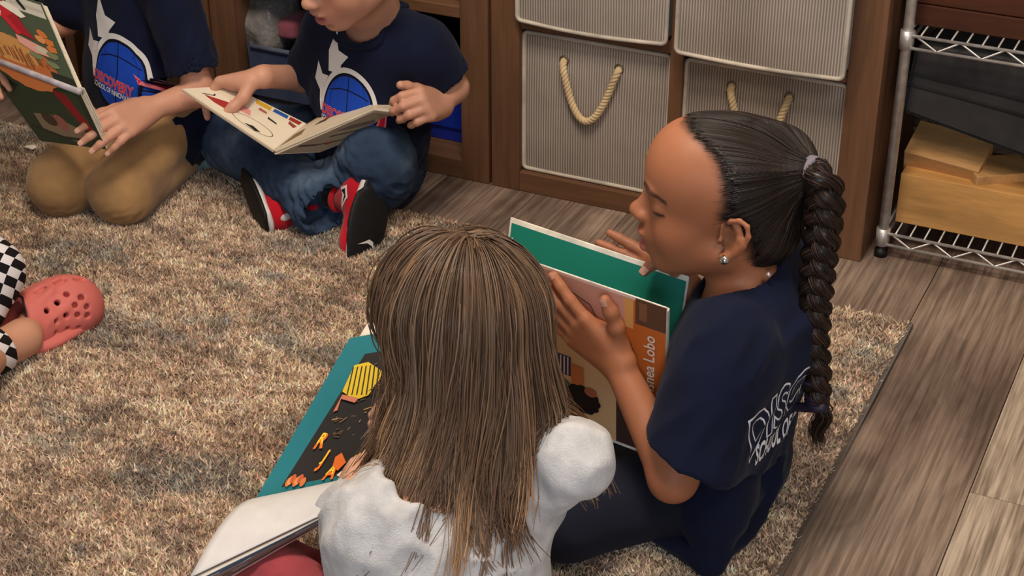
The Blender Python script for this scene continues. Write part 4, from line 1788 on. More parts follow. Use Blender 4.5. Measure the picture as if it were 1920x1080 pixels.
# page block leaning on the near cover
nb = lambda p, o: p - nn * o
slab('near_cover', [bk['SL'], bk['SR'], bk['NR'], bk['NL']], 0.003, cover_white, BC, 0.0008)
inn = [nb(p, 0.0035) for p in (bk['NL'], bk['NR'], bk['SR'], bk['SL'])]
ins = lambda q, a: [q[0] * (1 - a) + q[2] * a, q[1] * (1 - a) + q[3] * a, q[2] * (1 - a * 0.2) + q[0] * a * 0.2, q[3] * (1 - a * 0.2) + q[1] * a * 0.2]
slab('page_block', [inn[3], inn[2], inn[1] * .97 + inn[2] * .03, inn[0] * .97 + inn[3] * .03], 0.007, page_m, BC, 0.0008)
# loose leaf at the far left corner
slab('leaf', [P(926, 458, Y=1.66), P(958, 472, Y=1.655), P(962, 446, Y=1.672), P(940, 444, Y=1.675)], 0.0006, page_m, BC)
slab('hinge', [bk['SL'] - fn_ * 0.003 + (0, 0, -0.002), bk['SR'] - fn_ * 0.003 + (0, 0, -0.002), bk['SR'] + nn * 0.002 + (0, 0, -0.002), bk['SL'] + nn * 0.002 + (0, 0, -0.002)], 0.003, cover_white, BC)
# cover picture: u from left to right, v from top edge down
cp = Print()
cp.rect(0.0, 0.0, 1.0, 1.0, (216, 158, 138))
cp.rect(0.0, 0.0, 1.0, 0.016, (238, 206, 190))
cp.rect(0.78, 0.02, 1.0, 1.0, (206, 108, 44))
cp.rect(0.0, 0.40, 0.74, 1.0, (222, 182, 132))
cp.rect(0.84, 0.0, 1.0, 0.16, (104, 70, 50))
cp.rect(0.78, 0.02, 0.83, 0.20, (232, 168, 96))
cp.rect(0.86, 0.02, 0.90, 0.13, (140, 92, 60))
cp.rect(0.74, 0.62, 1.0, 1.0, (70, 48, 44))
cp.ell(0.52, 0.20, 0.11, 0.09, (196, 132, 112), 0.2)
cp.stroke([(0.42, 0.12), (0.50, 0.10), (0.60, 0.14), (0.64, 0.22), (0.56, 0.27), (0.46, 0.25), (0.42, 0.17)], 0.007, (110, 66, 50), True)
cp.ell(0.285, 0.14, 0.055, 0.055, (34, 24, 24))
cp.ell(0.295, 0.165, 0.045, 0.045, (170, 98, 78))
for i in range(14):                                   # big curls on the right
    a = i / 14 * 2 * PI
    cp.ell(0.775 + 0.035 * math.cos(a), 0.38 + 0.085 * math.sin(a), 0.026, 0.030, (24, 17, 18))
cp.ell(0.775, 0.38, 0.045, 0.09, (24, 17, 18))
cp.ell(0.735, 0.40, 0.028, 0.055, (160, 92, 66))
cp.ell(0.345, 0.57, 0.052, 0.058, (164, 84, 66))
cp.ell(0.385, 0.53, 0.022, 0.022, (40, 26, 26))
cp.ell(0.385, 0.615, 0.022, 0.022, (40, 26, 26))
for dv in (-0.022, 0.022):
    cp.ell(0.355, 0.57 + dv, 0.011, 0.011, (240, 232, 224))
    cp.ell(0.357, 0.57 + dv, 0.005, 0.006, (30, 22, 22))
cp.rect(0.40, 0.53, 0.49, 0.66, (44, 62, 96))
for i in range(4):
    cp.stroke([(0.415 + 0.02 * i, 0.535), (0.412 + 0.02 * i, 0.655)], 0.008, (232, 200, 190))
cp.rect(0.49, 0.57, 0.56, 0.72, (206, 124, 66))
cp.ell(0.40, 0.75, 0.10, 0.075, (84, 100, 78))
cp.ell(0.375, 0.72, 0.022, 0.022, (190, 120, 100))
for i in range(12):
    a = i / 12 * 2 * PI
    cp.ell(0.55 + 0.075 * math.cos(a), 0.79 + 0.07 * math.sin(a), 0.030, 0.028, (26, 18, 18))
cp.ell(0.55, 0.79, 0.08, 0.075, (26, 18, 18))
cp.ell(0.60, 0.72, 0.035, 0.030, (176, 104, 76))
cp.text('isnea Lobo', 0.945, 0.56, 0.082, (240, 226, 206), rot=-PI / 2, sx=1.0, bold=0.012, warp=lambda V: V * (1, -1))
cp.build('cover_picture', quad_map([bk['NL'], bk['NR'], bk['SR'], bk['SL']], flip=True), paper_m, BC)
# ================================================================== girl in front with long light brown hair
SK_L = (222, 168, 138)
TD = 1.62
hd = np.array((-0.76, 0.65, 0.0))                       # she faces this way
hl = np.array((-0.65, -0.76, 0.0))
HDc = P(872, 622, T=TD)
GD = person('child with loose long light brown hair and pale grey sweater, back turned, book on lap', (HDc[0], HDc[1]))
HD = Frame(HDc, hd + (0, 0, -0.42), (hd[0] * 0.42, hd[1] * 0.42, 1))
S = Sdf()
nb_ = P(815, 915, T=1.615)
head_sdf(S, HD, 0.86, mouth=0.002, neck_to=nb_, neck_r=0.037)
hip = np.array((nb_[0] - 0.005 - hd[0] * 0.05, nb_[1] - hd[1] * 0.05, 0.085))
shD = {q: nb_ + hl * (0.060 if q > 0 else 0.084) * q + np.array((0, 0, -0.030)) for q in (1, -1)}
S.cone(shD[1], shD[-1], 0.036, None, 0.03)
S.cone(nb_ - (0, 0, 0.06), hip, 0.070, 0.078, 0.04)
# right arm bends forward past her side, left arm down to the book
elR = P(1078, 862, T=1.60)
wrR = elR + hd * 0.13 + hl * 0.06 + np.array((0, 0, -0.03))
elL = shD[1] - hl * 0.012 + hd * 0.08 + np.array((0, 0, -0.165))
wrL = elL + hd * 0.14 - hl * 0.02 + np.array((0, 0, 0.03))
for s_, e_, w_, q in ((shD[-1], elR, wrR, -1), (shD[1], elL, wrL, 1)):
    S.cone(s_, e_, 0.032, 0.027, 0.02)
    hand_sdf(S, w_, unit(hd * 0.9 - hl * 0.4 * q), (hl * -q + np.array((0, 0, -0.5))), -q, curl=((.5, .6, .4),) * 4, s=0.88, arm_from=e_, arm_r=0.026)
sdf_obj('body', S, 0.003, SKIN_M, GD, skin_fn(SK_L, (lambda V, c: face_paint(V, HD, 0.86, c, SK_L),)))

sweat = NT('sweater_knit', 0.95, 0.1)
co = sweat.coord()
sweat.color(sweat.ramp(sweat.noise(co, 45, 4), [(0.3, (176, 172, 170)), (0.7, (206, 203, 202))]))
sweat.bump(sweat.mix(0.5, sweat.noise(co, 700, 2), sweat.noise(co, 120, 3)), 0.5, 0.003)
sweat.b.inputs['Sheen Weight'].default_value = 0.2
sweat = sweat.m
T = Sdf()
T.cone(shD[1], shD[-1], 0.046, None, 0.03)
T.cone(nb_ - (0, 0, 0.050), nb_ * 0.5 + hip * 0.5, 0.084, 0.094, 0.05, flat=(hd, 0.74))
T.cone(nb_ * 0.5 + hip * 0.5, hip, 0.094, 0.108, 0.05, flat=(hd, 0.78))
T.cone(shD[1], elL, 0.043, 0.038, 0.03)
T.cone(elL, wrL, 0.040, 0.030, 0.02)
T.cone(shD[-1], elR, 0.038, 0.033, 0.03)
T.cone(elR, wrR, 0.034, 0.031, 0.02)
cz = nb_ - np.array((0, 0, 0.006))
T.cone(cz - (0, 0, 0.03), cz + (0, 0, 0.1), 0.043, 0.060, 0.008, 'sub')
w1, w2 = folds(23, 0.0042, (0.5, 0.3, 1), 75, 1.8), wave_noise(24, 10, 120, 320)
shirtD = sdf_obj('sweater', T, 0.0042, sweat, GD, disp=lambda V: w1(V) + 0.0007 * w2(V), smooth=1)
an = np.linspace(0, 2 * PI, 40, endpoint=False)
m = MB()
m.tube(T.project([cz + hd * 0.054 * math.cos(a) + hl * 0.054 * math.sin(a) for a in an], 0.001, 6), 0.0062, 10, True)
m.obj('neckband', sweat, shirtD)
pinkp = cloth('pink_leggings', (152, 62, 68), weave=1200, bump=0.2)
Q = Sdf()
Q.cone(hip + hl * 0.05, hip - hl * 0.05, 0.066, None, 0.03)
for q in (1, -1):
    kn = hip + hd * 0.27 + hl * 0.10 * q + np.array((0, 0, -0.015))
    if q > 0:
        kn = P(470, 1075, Z=0.085)
    Q.cone(hip + hl * 0.045 * q, kn, 0.060, 0.058, 0.03)
    Q.cone(kn, hip + hd * 0.22 - hl * 0.04 * q + np.array((0, 0, -0.04)), 0.044, 0.034, 0.02)
sdf_obj('leggings', Q, 0.006, pinkp, GD, disp=folds(25, 0.002, (1, 0.2, 0), 90, 3))
for q in (1, -1):
    Z = Sdf()
    a = hip + hd * 0.22 - hl * 0.05 * q + np.array((0, 0, -0.047))
    Z.cone(a, a + hd * 0.05 - hl * 0.08 * q, 0.032, 0.026, 0.01)
    sdf_obj('shoe', Z, 0.005, cloth('pale_shoe', (180, 170, 170)), GD)

# ---- hair: a full skull cap of locks that fall to the shoulder blades
s9 = 0.86
skull = Sdf()
skull.ell(HD(-0.040 * s9, 0, -0.030 * s9), np.array((0.054, 0.066, 0.072)) * s9, 0.02, HD.R)
skull.ell(HD(-0.012 * s9, 0, 0.026 * s9), np.array((0.094, 0.077, 0.082)) * s9, 0.01, HD.R)
skull.ell(HD(0.030 * s9, 0, 0.036 * s9), np.array((0.048, 0.064, 0.056)) * s9, 0.03, HD.R)
r = np.random.default_rng(12)
NL, M_ = 230, 24                                     # locks, then hairs round each
part = lambda x: np.array([HD.c + HD.R @ (np.array([a, -0.012, 0.115]) * s9) for a in x])


def grow(n, seed, spread):
    """centre lines from the parting, over the skull, then hanging"""
    r = np.random.default_rng(seed)
    th = r.uniform(-PI, PI, n)                         # direction round the head: 0 front, +-pi back
    back = np.abs(th) > 0.62
    th = np.where(back, th, np.sign(th + 1e-6) * (0.62 + np.abs(th) * 0.6))
    root_x = 0.045 * np.cos(th) + r.normal(0, 0.004, n) - 0.012
    root = np.stack([root_x, -0.014 + 0.006 * np.sign(np.sin(th)) + r.normal(0, 0.003, n), np.full(n, 0.13)], 1) * s9
    p = HD.c + root @ HD.R.T
    p = skull.project(p, 0.002, 5)
    out = HD.f * np.cos(th)[:, None] * 0.9 + HD.l * np.sin(th)[:, None]
    lift = r.uniform(0.000, 0.004, n) * spread
    step = 0.0178
    pts = [p]
    vel = out.copy()
    for i in range(M_ - 1):
        g = np.array((0, 0, -1.0))
        w = np.clip((i - 1) / 7.0, 0.10, 1.0)
        vel = vel * (1 - 0.40 * w) + g * 0.40 * w + (out + hl * 0.35) * 0.075
        vel /= np.linalg.norm(vel, axis=1, keepdims=True)
        q = p + vel * step
        d = skull.at(q)
        gr = skull.grad(q)
        need = np.maximum(0.003 + lift - d, 0)
        hz_ = ((q - HD.c) @ HD.u) / s9
        stick = np.clip((hz_ + 0.045) / 0.05, 0, 1)
        q = q + gr * (need - np.maximum(d - 0.003 - lift, 0) * stick)[:, None]
        # do not sink into neck and shoulders
        db = T.at(q)
        nbk = np.maximum(0.004 + lift * 0.6 - db, 0)
        q = q + T.grad(q) * nbk[:, None] * 0.9
        vel = q - p
        vel /= np.linalg.norm(vel, axis=1, keepdims=True) + 1e-9
        p = q
        pts.append(p)
    return np.stack(pts, 1), th


C0, th0 = grow(NL, 3, 1.0)
fr = np.linspace(0, 1, M_)
lenf = r.uniform(0.76, 0.90, NL)
lenf = np.where(np.abs(th0) < 1.3, lenf * 0.86, lenf) * np.where((th0 > 0) & (th0 < 2.3), 0.86, 1.0)


def resample(pth, f):
    k = np.linspace(0, 1, M_)[None, :] * f[:, None] * (M_ - 1)
    i0 = np.clip(np.floor(k).astype(int), 0, M_ - 2)
    t = (k - i0)[..., None]
    ii = np.arange(len(pth))[:, None]
    return pth[ii, i0] * (1 - t) + pth[ii, i0 + 1] * t


C0 = resample(C0, lenf)
P_all, C_all = [], []
ground = np.array((106, 80, 60.0))
gold = np.array((166, 128, 90.0))
dark = np.array((74, 55, 42.0))
ash = np.array((132, 110, 92.0))
for i in range(NL):
    nh = 40
    lock_t = r.random()
    base = ground * (1 - lock_t * 0.62) + (gold if r.random() < 0.30 else (dark if r.random() < 0.55 else ash)) * lock_t * 0.62
    o = r.normal(0, 1, (nh, 1, 3))
    wdt = 0.0052 * (0.35 + 0.75 * np.sin(np.clip(fr * 1.15, 0, 1) * PI * 0.78) * (1 - 0.60 * fr ** 3))[None, :, None]
    wave = 0.0085 * np.sin(fr * 9 + r.uniform(0, 6))[None, :, None] * r.normal(0, 1, (1, 1, 3)) * (fr[None, :, None] ** 1.5)
    tip = (fr ** 5)[None, :, None] * r.normal(0, 0.005, (nh, 1, 3))
    hp = C0[i][None] + o * wdt + wave + tip
    cut_ = r.uniform(0.80, 1.0, nh)
    hp = resample(hp, cut_)
    P_all.append(hp)
    tn = np.exp(r.normal(0, 0.10, (nh, 1, 1)))
    grad_ = (0.88 + 0.50 * fr ** 1.4)[None, :, None]
    C_all.append(0.93 * base[None, None] * tn * grad_ + np.zeros(hp.shape))
P_all, C_all = np.concatenate(P_all), np.clip(np.concatenate(C_all), 12, 225)
# locks on her left sweep outwards towards their ends and curl a little
low_ = np.clip((HD.c[2] - 0.02 - P_all[..., 2]) / 0.16, 0, 1.4)
sd = np.clip(((P_all - HD.c) @ hl) / 0.06, -1, 1)
P_all += hl * (0.026 * low_ ** 1.5 * np.clip(sd + 0.55, 0, 1.5))[..., None]
P_all += hl * (0.006 * np.sin(low_ * 7 + P_all[..., 1] * 60) * np.clip(sd, 0, 1) * low_)[..., None]
P_all += -hl * (0.040 * low_ * np.clip(-sd - 0.3, 0, 1))[..., None]
# keep every hair outside skull and clothes
for _ in range(2):
    d = skull.at(P_all)
    P_all += skull.grad(P_all) * np.maximum(0.0015 - d, 0)[..., None]
    d = T.at(P_all)
    P_all += T.grad(P_all) * np.clip(0.002 - d, 0, 0.03)[..., None]
# base volume so no gaps show
K = Sdf()
for q in skull.p:
    K.p.append(q)
K.ell(HD(-0.045, 0.0, -0.040), (0.030, 0.058, 0.060), 0.03, HD.R)
shell = sdf_obj('hair', K, 0.005, HAIR_M, GD, lambda V: np.tile(dark * 0.9, (len(V), 1)), smooth=1)
# open the shell in front of the face
bm = bmesh.new()
bm.from_mesh(shell.data)
kill = [v for v in bm.verts if (lambda q: q[0] > 0.048 and q[2] < 0.058)(HD.local(np.array(v.co)))]
bmesh.ops.delete(bm, geom=kill, context='VERTS')
bm.to_mesh(shell.data)
bm.free()
strands_mesh('hair_strands', P_all, (0.00095 * (1 - 0.55 * fr ** 2))[None, :] * r.uniform(0.7, 1.15, (len(P_all), 1)), C_all, HAIR_M, shell)
# ------------------------------------------------------------------ her book
TEAL = (24, 116, 124)
q_tl, q_bl = P(656, 634, Z=0.265), P(479, 936, Z=0.150)
q_br = P(722, 886, Z=0.150)
q_tr = q_tl + (q_br - q_bl)
BD = thing('picture_book', 'large picture book with teal bordered page in front of the light haired girl', 'book', tuple((q_bl + q_br) / 2))
slab('far_board', [q_bl, q_br, q_tr, q_tl], 0.004, cover_white, BD, 0.0008)
fnD = unit(np.cross(q_br - q_bl, q_tl - q_bl))
upD, rtD = unit(q_tl - q_bl), unit(q_br - q_bl)
# leaves standing off the far board at its head
for i, (a_, b_) in enumerate(((0.020, 0.010), (0.030, 0.018), (0.040, 0.024))):
    o_ = fnD * -(0.006 + 0.006 * i) + upD * a_ * 0.6 + rtD * (0.012 + 0.006 * i)
    slab('leaf', [q_bl + o_ + upD * 0.05, q_br + o_ + upD * 0.05, q_tr + o_ + upD * b_, q_tl + o_ + upD * b_], 0.001, page_m, BD)


def bd(u, v):
    """page coordinates of a spot on the far board"""
    w_ = px_on(u, v, q_bl, fnD) - q_bl
    M2 = np.stack([q_br - q_bl, q_tl - q_bl], 1)
    return tuple(np.linalg.lstsq(M2, w_, rcond=None)[0])


pd = Print()
pd.rect(0.0, 0.0, 1.0, 1.0, TEAL)
k0, k1 = bd(527, 914), bd(684, 664)
pd.poly([k0, (1, k0[1]), (1, k1[1]), k1], (34, 28, 26))
rr = random.Random(4)
for i in range(110):
    x, y = rr.uniform(0.30, 0.95), rr.uniform(0.30, 0.78)
    a = rr.uniform(0, PI)
    l_ = rr.uniform(0.02, 0.06)
    pd.stroke([(x, y), (x + l_ * math.cos(a), y + l_ * math.sin(a) * 0.6)], 0.008, rr.choice([(150, 112, 70), (110, 80, 54), (86, 66, 50), (176, 140, 80)]))
pd.poly([bd(*q) for q in ((664, 686), (641, 735), (664, 752), (690, 742), (720, 700), (690, 680))], (226, 190, 40))
for i in range(7):
    pd.stroke([bd(662 + 8 * i, 690 - i), bd(650 + 9 * i, 742)], 0.010, (52, 40, 24))
pd.stroke([bd(628, 772), bd(640, 745), bd(668, 752)], 0.03, (204, 122, 92))
for i, (x, y) in enumerate(((585, 842), (596, 874), (603, 900))):
    o_ = bd(x, y)
    pd.text('RJA'[i], o_[0], o_[1], 0.13, (240, 120, 30), rot=-0.1, bold=0.03, sx=1.0)
    pd.text('RJA'[i], o_[0] + 0.006, o_[1] + 0.03, 0.09, (246, 214, 50), rot=-0.1, bold=0.02, sx=1.0)
pd.poly([bd(*q) for q in ((628, 858), (640, 850), (648, 868), (632, 884), (623, 874))], (232, 112, 36))
pd.poly([bd(*q) for q in ((650, 878), (664, 856), (684, 846), (700, 850), (690, 872), (668, 884))], (222, 186, 46))
pd.poly([bd(*q) for q in ((630, 892), (640, 884), (648, 890), (640, 897))], (236, 226, 210))
for i in range(7):
    o_ = bd(540 + 4.5 * i, 905 - 3 * (i % 3))
    pd.ell(o_[0], o_[1], 0.020, 0.030, [(216, 120, 60), (232, 150, 84), (196, 92, 48)][i % 3], 0.4)
pd.build('far_page_picture', quad_map([q_bl, q_br, q_tr, q_tl]), paper_m, BD)


def sheet(name, g0, g1, e1, e0, bulge, th, mat, parent, n=18):
    """curled leaf between its gutter g0-g1 and fore edge e0-e1"""
    nrm = unit(np.cross(g1 - g0, e0 - g0))
    if nrm @ (C_POS - g0) < 0:
        nrm = -nrm
    V, F = [], []
    for lay in (0, 1):
        for i in range(n + 1):
            for j in range(n + 1):
                s_, t_ = i / n, j / n
                p = (g0 * (1 - s_) + g1 * s_) * (1 - t_) + (e0 * (1 - s_) + e1 * s_) * t_
                p = p + nrm * (bulge * math.sin(PI * t_ ** 0.8) * (1.0 - 0.35 * s_) - lay * th)
                V.append(p)
    N = (n + 1) ** 2
    for i in range(n):
        for j in range(n):
            a = i * (n + 1) + j
            F.append((a, a + n + 1, a + n + 2, a + 1))
            F.append((N + a, N + a + 1, N + a + n + 2, N + a + n + 1))
    for i in range(n):
        for a, b in ((i, i + 1), (n * (n + 1) + i, n * (n + 1) + i + 1), (i * (n + 1), (i + 1) * (n + 1)), (i * (n + 1) + n, (i + 1) * (n + 1) + n)):
            F.append((a, b, N + b, N + a))
    a_, b_, c_ = V[F[0][0]], V[F[0][1]], V[F[0][2]]
    if np.cross(np.subtract(b_, a_), np.subtract(c_, a_)) @ nrm < 0:
        F = [f[::-1] for f in F]
    o = link(name, mesh_np(name, V, F), mat, parent, True)
    return o, nrm


g0, g1 = q_bl + fnD * 0.002, P(742, 884, Z=0.156)
e0, e1 = P(356, 1082, Z=0.150), P(700, 918, Z=0.200)
white_leaf = plain('leaf_paper', (214, 208, 204), 0.6, 0.2, 30, 0.03, 0.03)
cur, nr_ = sheet('curled_leaf', g0, g1, e1, e0, 0.020, 0.0012, white_leaf, BD)
f0, f1 = P(400, 1104, Z=0.125), P(655, 948, Z=0.175)
under, nu_ = sheet('printed_leaf', e0 - nr_ * 0.003, e1 - nr_ * 0.003, f1, f0, 0.006, 0.003, page_m, BD)
pu = Print()
pu.rect(0.02, 0.05, 0.98, 0.98, (112, 92, 84))
pu.poly([(0.02, 0.06), (0.98, 0.06), (0.98, 0.22), (0.5, 0.30), (0.02, 0.26)], (52, 66, 86))
for i in range(26):
    x, y = rr.uniform(0.05, 0.9), rr.uniform(0.10, 0.8)
    pu.stroke([(x, y), (x + rr.uniform(0.04, 0.10), y + rr.uniform(-0.05, 0.05))], 0.035, rr.choice([(150, 150, 160), (96, 66, 56), (170, 140, 120), (44, 56, 78), (130, 104, 96)]))
pu.poly([(0.10, 0.74), (0.70, 0.60), (0.92, 0.80), (0.30, 0.96)], (190, 166, 156))
g0_, e0_ = e0 - nr_ * 0.003, f0
pu.build('leaf_picture', near_map(under, lambda uv: [((e0 * (1 - u) + e1 * u) * (1 - v) + (f0 * (1 - u) + f1 * u) * v) + nu_ * 0.01 for u, v in uv]), paper_m, BD, grid=0.06, lift=0.0006)
# ================================================================== emblem of the school shirt (units: emblem half width 1)
def emblem():
    pr = Print()
    W_, B_, N_, R_, PK = (226, 222, 218), (26, 70, 176), (12, 14, 30), (196, 30, 48), (222, 116, 128)
    # comet tail: two stars on the ring's left
    ring = [(math.cos(a) * 1.02 - 0.02, math.sin(a) * 1.10 + 0.05) for a in np.linspace(math.radians(-8), math.radians(196), 40)]
    pr.stroke(ring, np.linspace(0.16, 0.16, 40), W_)
    pr.poly([(-0.92, 0.95), (-0.96, 1.55), (-0.68, 2.20), (-0.50, 1.66), (-0.06, 1.56), (-0.36, 1.25), (-0.40, 0.98)], W_)
    pr.poly([(-1.62, 0.55), (-1.50, 1.10), (-1.22, 0.78), (-0.90, 0.80), (-1.06, 0.45), (-1.10, -0.30), (-1.24, 0.30)], W_)
    pr.ell(0, 0, 0.97, 1.06, N_, n=44)
    pr.ell(0, 0, 0.90, 0.98, B_, n=44)
    pr.stroke([(0.0, 0.97), (0.03, 0.0), (0.0, -0.97)], 0.035, N_)
    pr.stroke([(-0.74, 0.44), (-0.35, 0.56), (0.05, 0.58), (0.45, 0.50), (0.76, 0.40)], 0.035, N_)
    pr.stroke([(-0.50, 0.80), (-0.68, 0.30), (-0.70, -0.3)], 0.02, (18, 52, 140))
    pr.stroke([(0.52, 0.80), (0.70, 0.30), (0.72, -0.3)], 0.02, (18, 52, 140))
    pr.poly([(-1.0, -0.05), (1.0, -0.25), (1.0, -0.60), (-1.0, -0.36)], B_)
    # red swoosh of the comet
    sw = [(0.50, -1.02), (0.80, -0.80), (1.05, -0.55), (1.22, -0.25), (1.24, 0.0), (1.05, 0.06), (0.98, 0.0)]
    pr.stroke(sw, [0.05, 0.14, 0.22, 0.26, 0.24, 0.16, 0.05], PK)
    pr.stroke(sw, [0.0, 0.03, 0.08, 0.15, 0.14, 0.06, 0.0], R_)
    pr.poly([(1.22, -0.55), (1.34, -0.75), (1.30, -0.95), (1.16, -0.80)], W_)
    bend = lambda V: np.stack([V[:, 0], V[:, 1] - 0.10 * (V[:, 0] + 1)], 1)
    pr.text('DISCOVERY', -1.0, -0.30, 0.42, PK, bold=0.045, sx=0.72, warp=lambda V: np.stack([V[:, 0], V[:, 1] - 0.11 * V[:, 0]], 1))
    pr.text('DISCOVERY', -1.0, -0.30, 0.42, R_, bold=-0.004, sx=0.72, warp=lambda V: np.stack([V[:, 0], V[:, 1] - 0.11 * V[:, 0]], 1))
    pr.text('SCHOOL OF INNOVATION', -1.0, -0.50, 0.22, W_, bold=0.02, sx=0.64, warp=lambda V: np.stack([V[:, 0], V[:, 1] - 0.11 * V[:, 0]], 1))
    return pr


SK_B = (214, 156, 128)
# ================================================================== boy kneeling on the left
kA1, kA2 = P(112, 345, Z=0.058), P(226, 358, Z=0.060)
TA = P(232, 150, Y=2.150)                              # middle of the chest
BA = person('child kneeling in navy emblem tee and khaki trousers, reading a green book', (TA[0], TA[1]))
dA = unit((-0.30, -1.0, 0.0))
lA = np.array((-dA[1], dA[0], 0.0))                    # his left: to the right in the photo
hipA = np.array((TA[0], TA[1] + 0.055, 0.130)) - dA * 0.015
nkA = np.array((TA[0], TA[1] + 0.035, 0.480))
HA = Frame(nkA + dA * 0.035 + np.array((0, 0, 0.125)), dA + (-0.25, 0, -0.45), (0, -0.35, 1))
S = Sdf()
head_sdf(S, HA, 0.94, neck_to=nkA, neck_r=0.038)
shA = {q: nkA + lA * 0.098 * q + np.array((0, 0, -0.030)) for q in (1, -1)}
S.cone(shA[1], shA[-1], 0.036, None, 0.03)
S.cone(nkA - (0, -0.02, 0.09), hipA, 0.050, 0.070, 0.03)
elA = P(376, 171, Y=2.135)
S.cone(shA[1], elA, 0.032, 0.025, 0.02)
bkA = dict(SR=P(150, 174, Y=1.905), UR=P(78, 6, Y=1.990), LR=P(200, 280, Y=1.940))
LvA = np.array((-0.263, 0.061, 0.0))
wrA = P(277, 206, T=depth(bkA['LR']) + 0.065)
# lower half: its outer face; the hand clasps its right edge
nA = unit(np.cross(LvA, bkA['LR'] - bkA['SR']))
if nA @ (C_POS - bkA['SR']) < 0:
    nA = -nA
TLa = hand_sdf(S, wrA, unit(P(212, 240, T=depth(bkA['LR']) - 0.005) - wrA), unit(C_FWD + np.array((-0.35, 0, -0.25))), -1, curl=((.30, .45, .3), (.30, .45, .3), (.35, .45, .3), (.4, .45, .3)),
               thumb=(0.7, 0.4, 0.55), s=1.02, spread=0.14, arm_from=elA, arm_r=0.0245, k=0.003)
elB = shA[-1] - lA * 0.03 + dA * 0.05 + np.array((0, 0, -0.17))
wB = bkA['SR'] * 0.7 + bkA['LR'] * 0.3 + LvA * 1.12 - nA * 0.02 + np.array((0.0, 0.02, 0.0))
S.cone(shA[-1], elB, 0.033, 0.028, 0.02)
hand_sdf(S, wB, unit(bkA['SR'] * 0.7 + bkA['LR'] * 0.3 + LvA * 0.95 - wB + np.array((0.02, -0.04, 0))), unit(nA + np.array((1, 0, 0))), 1, curl=((.3, .4, .3),) * 4, s=0.92, arm_from=elB)
sdf_obj('body', S, 0.003, SKIN_M, BA, skin_fn(SK_B, (lambda V, c: face_paint(V, HA, 0.94, c, SK_B),)))
nails(TLa[:4], (226, 172, 150), NAIL_M, BA)
hairA = Sdf()
hairA.ell(HA(-0.016, 0, 0.036), np.array((0.093, 0.078, 0.080)) * 0.94, 0.01, HA.R)
hairA.ell(HA(0.035, 0, 0.062), np.array((0.05, 0.06, 0.035)) * 0.94, 0.02, HA.R)
hairA.plane(HA(-0.02, 0, -0.02), -HA.u + HA.f * 0.6, 0.006)
sdf_obj('hair', hairA, 0.004, HAIR_M, BA, lambda V: np.tile((92, 68, 50), (len(V), 1)), disp=wave_noise(91, 10, 150, 400) and (lambda V, w=wave_noise(91, 10, 150, 400): 0.0015 * w(V)))
T = Sdf()
T.cone(shA[1], shA[-1], 0.047, None, 0.03)
T.cone(nkA - (0, 0, 0.045), TA * 0.5 + hipA * 0.5, 0.090, 0.100, 0.05, flat=(dA, 0.68))
T.cone(TA * 0.5 + hipA * 0.5, hipA + np.array((0, 0, 0.0)), 0.102, 0.108, 0.05, flat=(dA, 0.74))
T.cone(hipA + dA * 0.020 + lA * 0.045 - (0, 0, 0.025), hipA + dA * 0.020 - lA * 0.045 - (0, 0, 0.025), 0.072, None, 0.03)
T.cone(hipA + np.array((0.03, -0.02, -0.015)), P(328, 228, Z=0.122), 0.066, 0.052, 0.02)
T.cone(hipA + np.array((0.04, 0, -0.01)), P(354, 222, Z=0.118), 0.070, 0.056, 0.03)
T.cone(hipA + lA * 0.05 - (0, 0, 0.02), hipA + lA * 0.065 - (0, 0, 0.045), 0.066, 0.060, 0.03)
hmA = shA[1] + (elA - shA[1]) * 0.86
dl = unit(elA - shA[1])
T.cone(shA[1], hmA + dl * 0.02, 0.045, 0.046, 0.03)
T.plane(hmA, dl, 0.004, hmA - 0.075, hmA + 0.075)
T.cone(hmA - dl * 0.02, hmA + dl * 0.06, 0.040, 0.048, 0.004, 'sub')
hmB = shA[-1] + (elB - shA[-1]) * 0.8
T.cone(shA[-1], hmB, 0.048, 0.050, 0.03)
cz = nkA + np.array((0, -0.004, 0.006))
cn = unit(np.array((0, -0.35, 1)))
T.cone(cz - cn * 0.006, cz + cn * 0.1, 0.044, 0.060, 0.008, 'sub')
shirtA = sdf_obj('shirt', T, 0.0045, navy_m, BA, disp=folds(51, 0.003, (0.2, 0.2, 1), 95, 3), smooth=1)
an = np.linspace(0, 2 * PI, 40, endpoint=False)
m = MB()
m.tube(T.project([cz + dA * 0.056 * math.cos(a) + lA * 0.056 * math.sin(a) for a in an], 0.001, 6), 0.0055, 10, True)
m.obj('collar', navy_rib, shirtA)
ec = P(205, 140, Y=2.09)
K_E = 0.0515
vu = unit(np.array((lA[0], lA[1], -0.02)))
emblem().build('chest_print', surf_map(shirtA, ec, vu * K_E, np.array((0.0, 0.0, 1.0)) * K_E * 1.22, dA + np.array((0, 0, 0.45)), 0.09), print_m, shirtA, grid=0.09, lift=0.0007, step=0.15)
khaki = cloth('khaki_twill', (166, 128, 84), var=0.10, weave=1300, bump=0.25)
Q = Sdf()
for kn, q in ((kA1, -1), (kA2, 1)):
    hp = hipA + lA * 0.055 * q + np.array((0, 0, -0.005))
    Q.cone(hp, kn + np.array((0, 0.005, 0.006)), 0.066, 0.052, 0.02)
    Q.ell(kn + np.array((0, 0, -0.002)), (0.054, 0.052, 0.055), 0.02)
    ft = P(335, 300, Z=0.045) if q > 0 else np.array((kn[0] + 0.09, kn[1] + 0.22, 0.045))
    Q.cone(kn + np.array((0.005, 0.01, -0.012)), ft, 0.046, 0.036, 0.012)
Q.cone(hipA + lA * 0.05, hipA - lA * 0.05, 0.074, None, 0.03)
wA1 = folds(55, 0.0050, (1, 0.8, 0.3), 190, 2.2)
sdf_obj('trousers', Q, 0.0045, khaki, BA, disp=wA1)
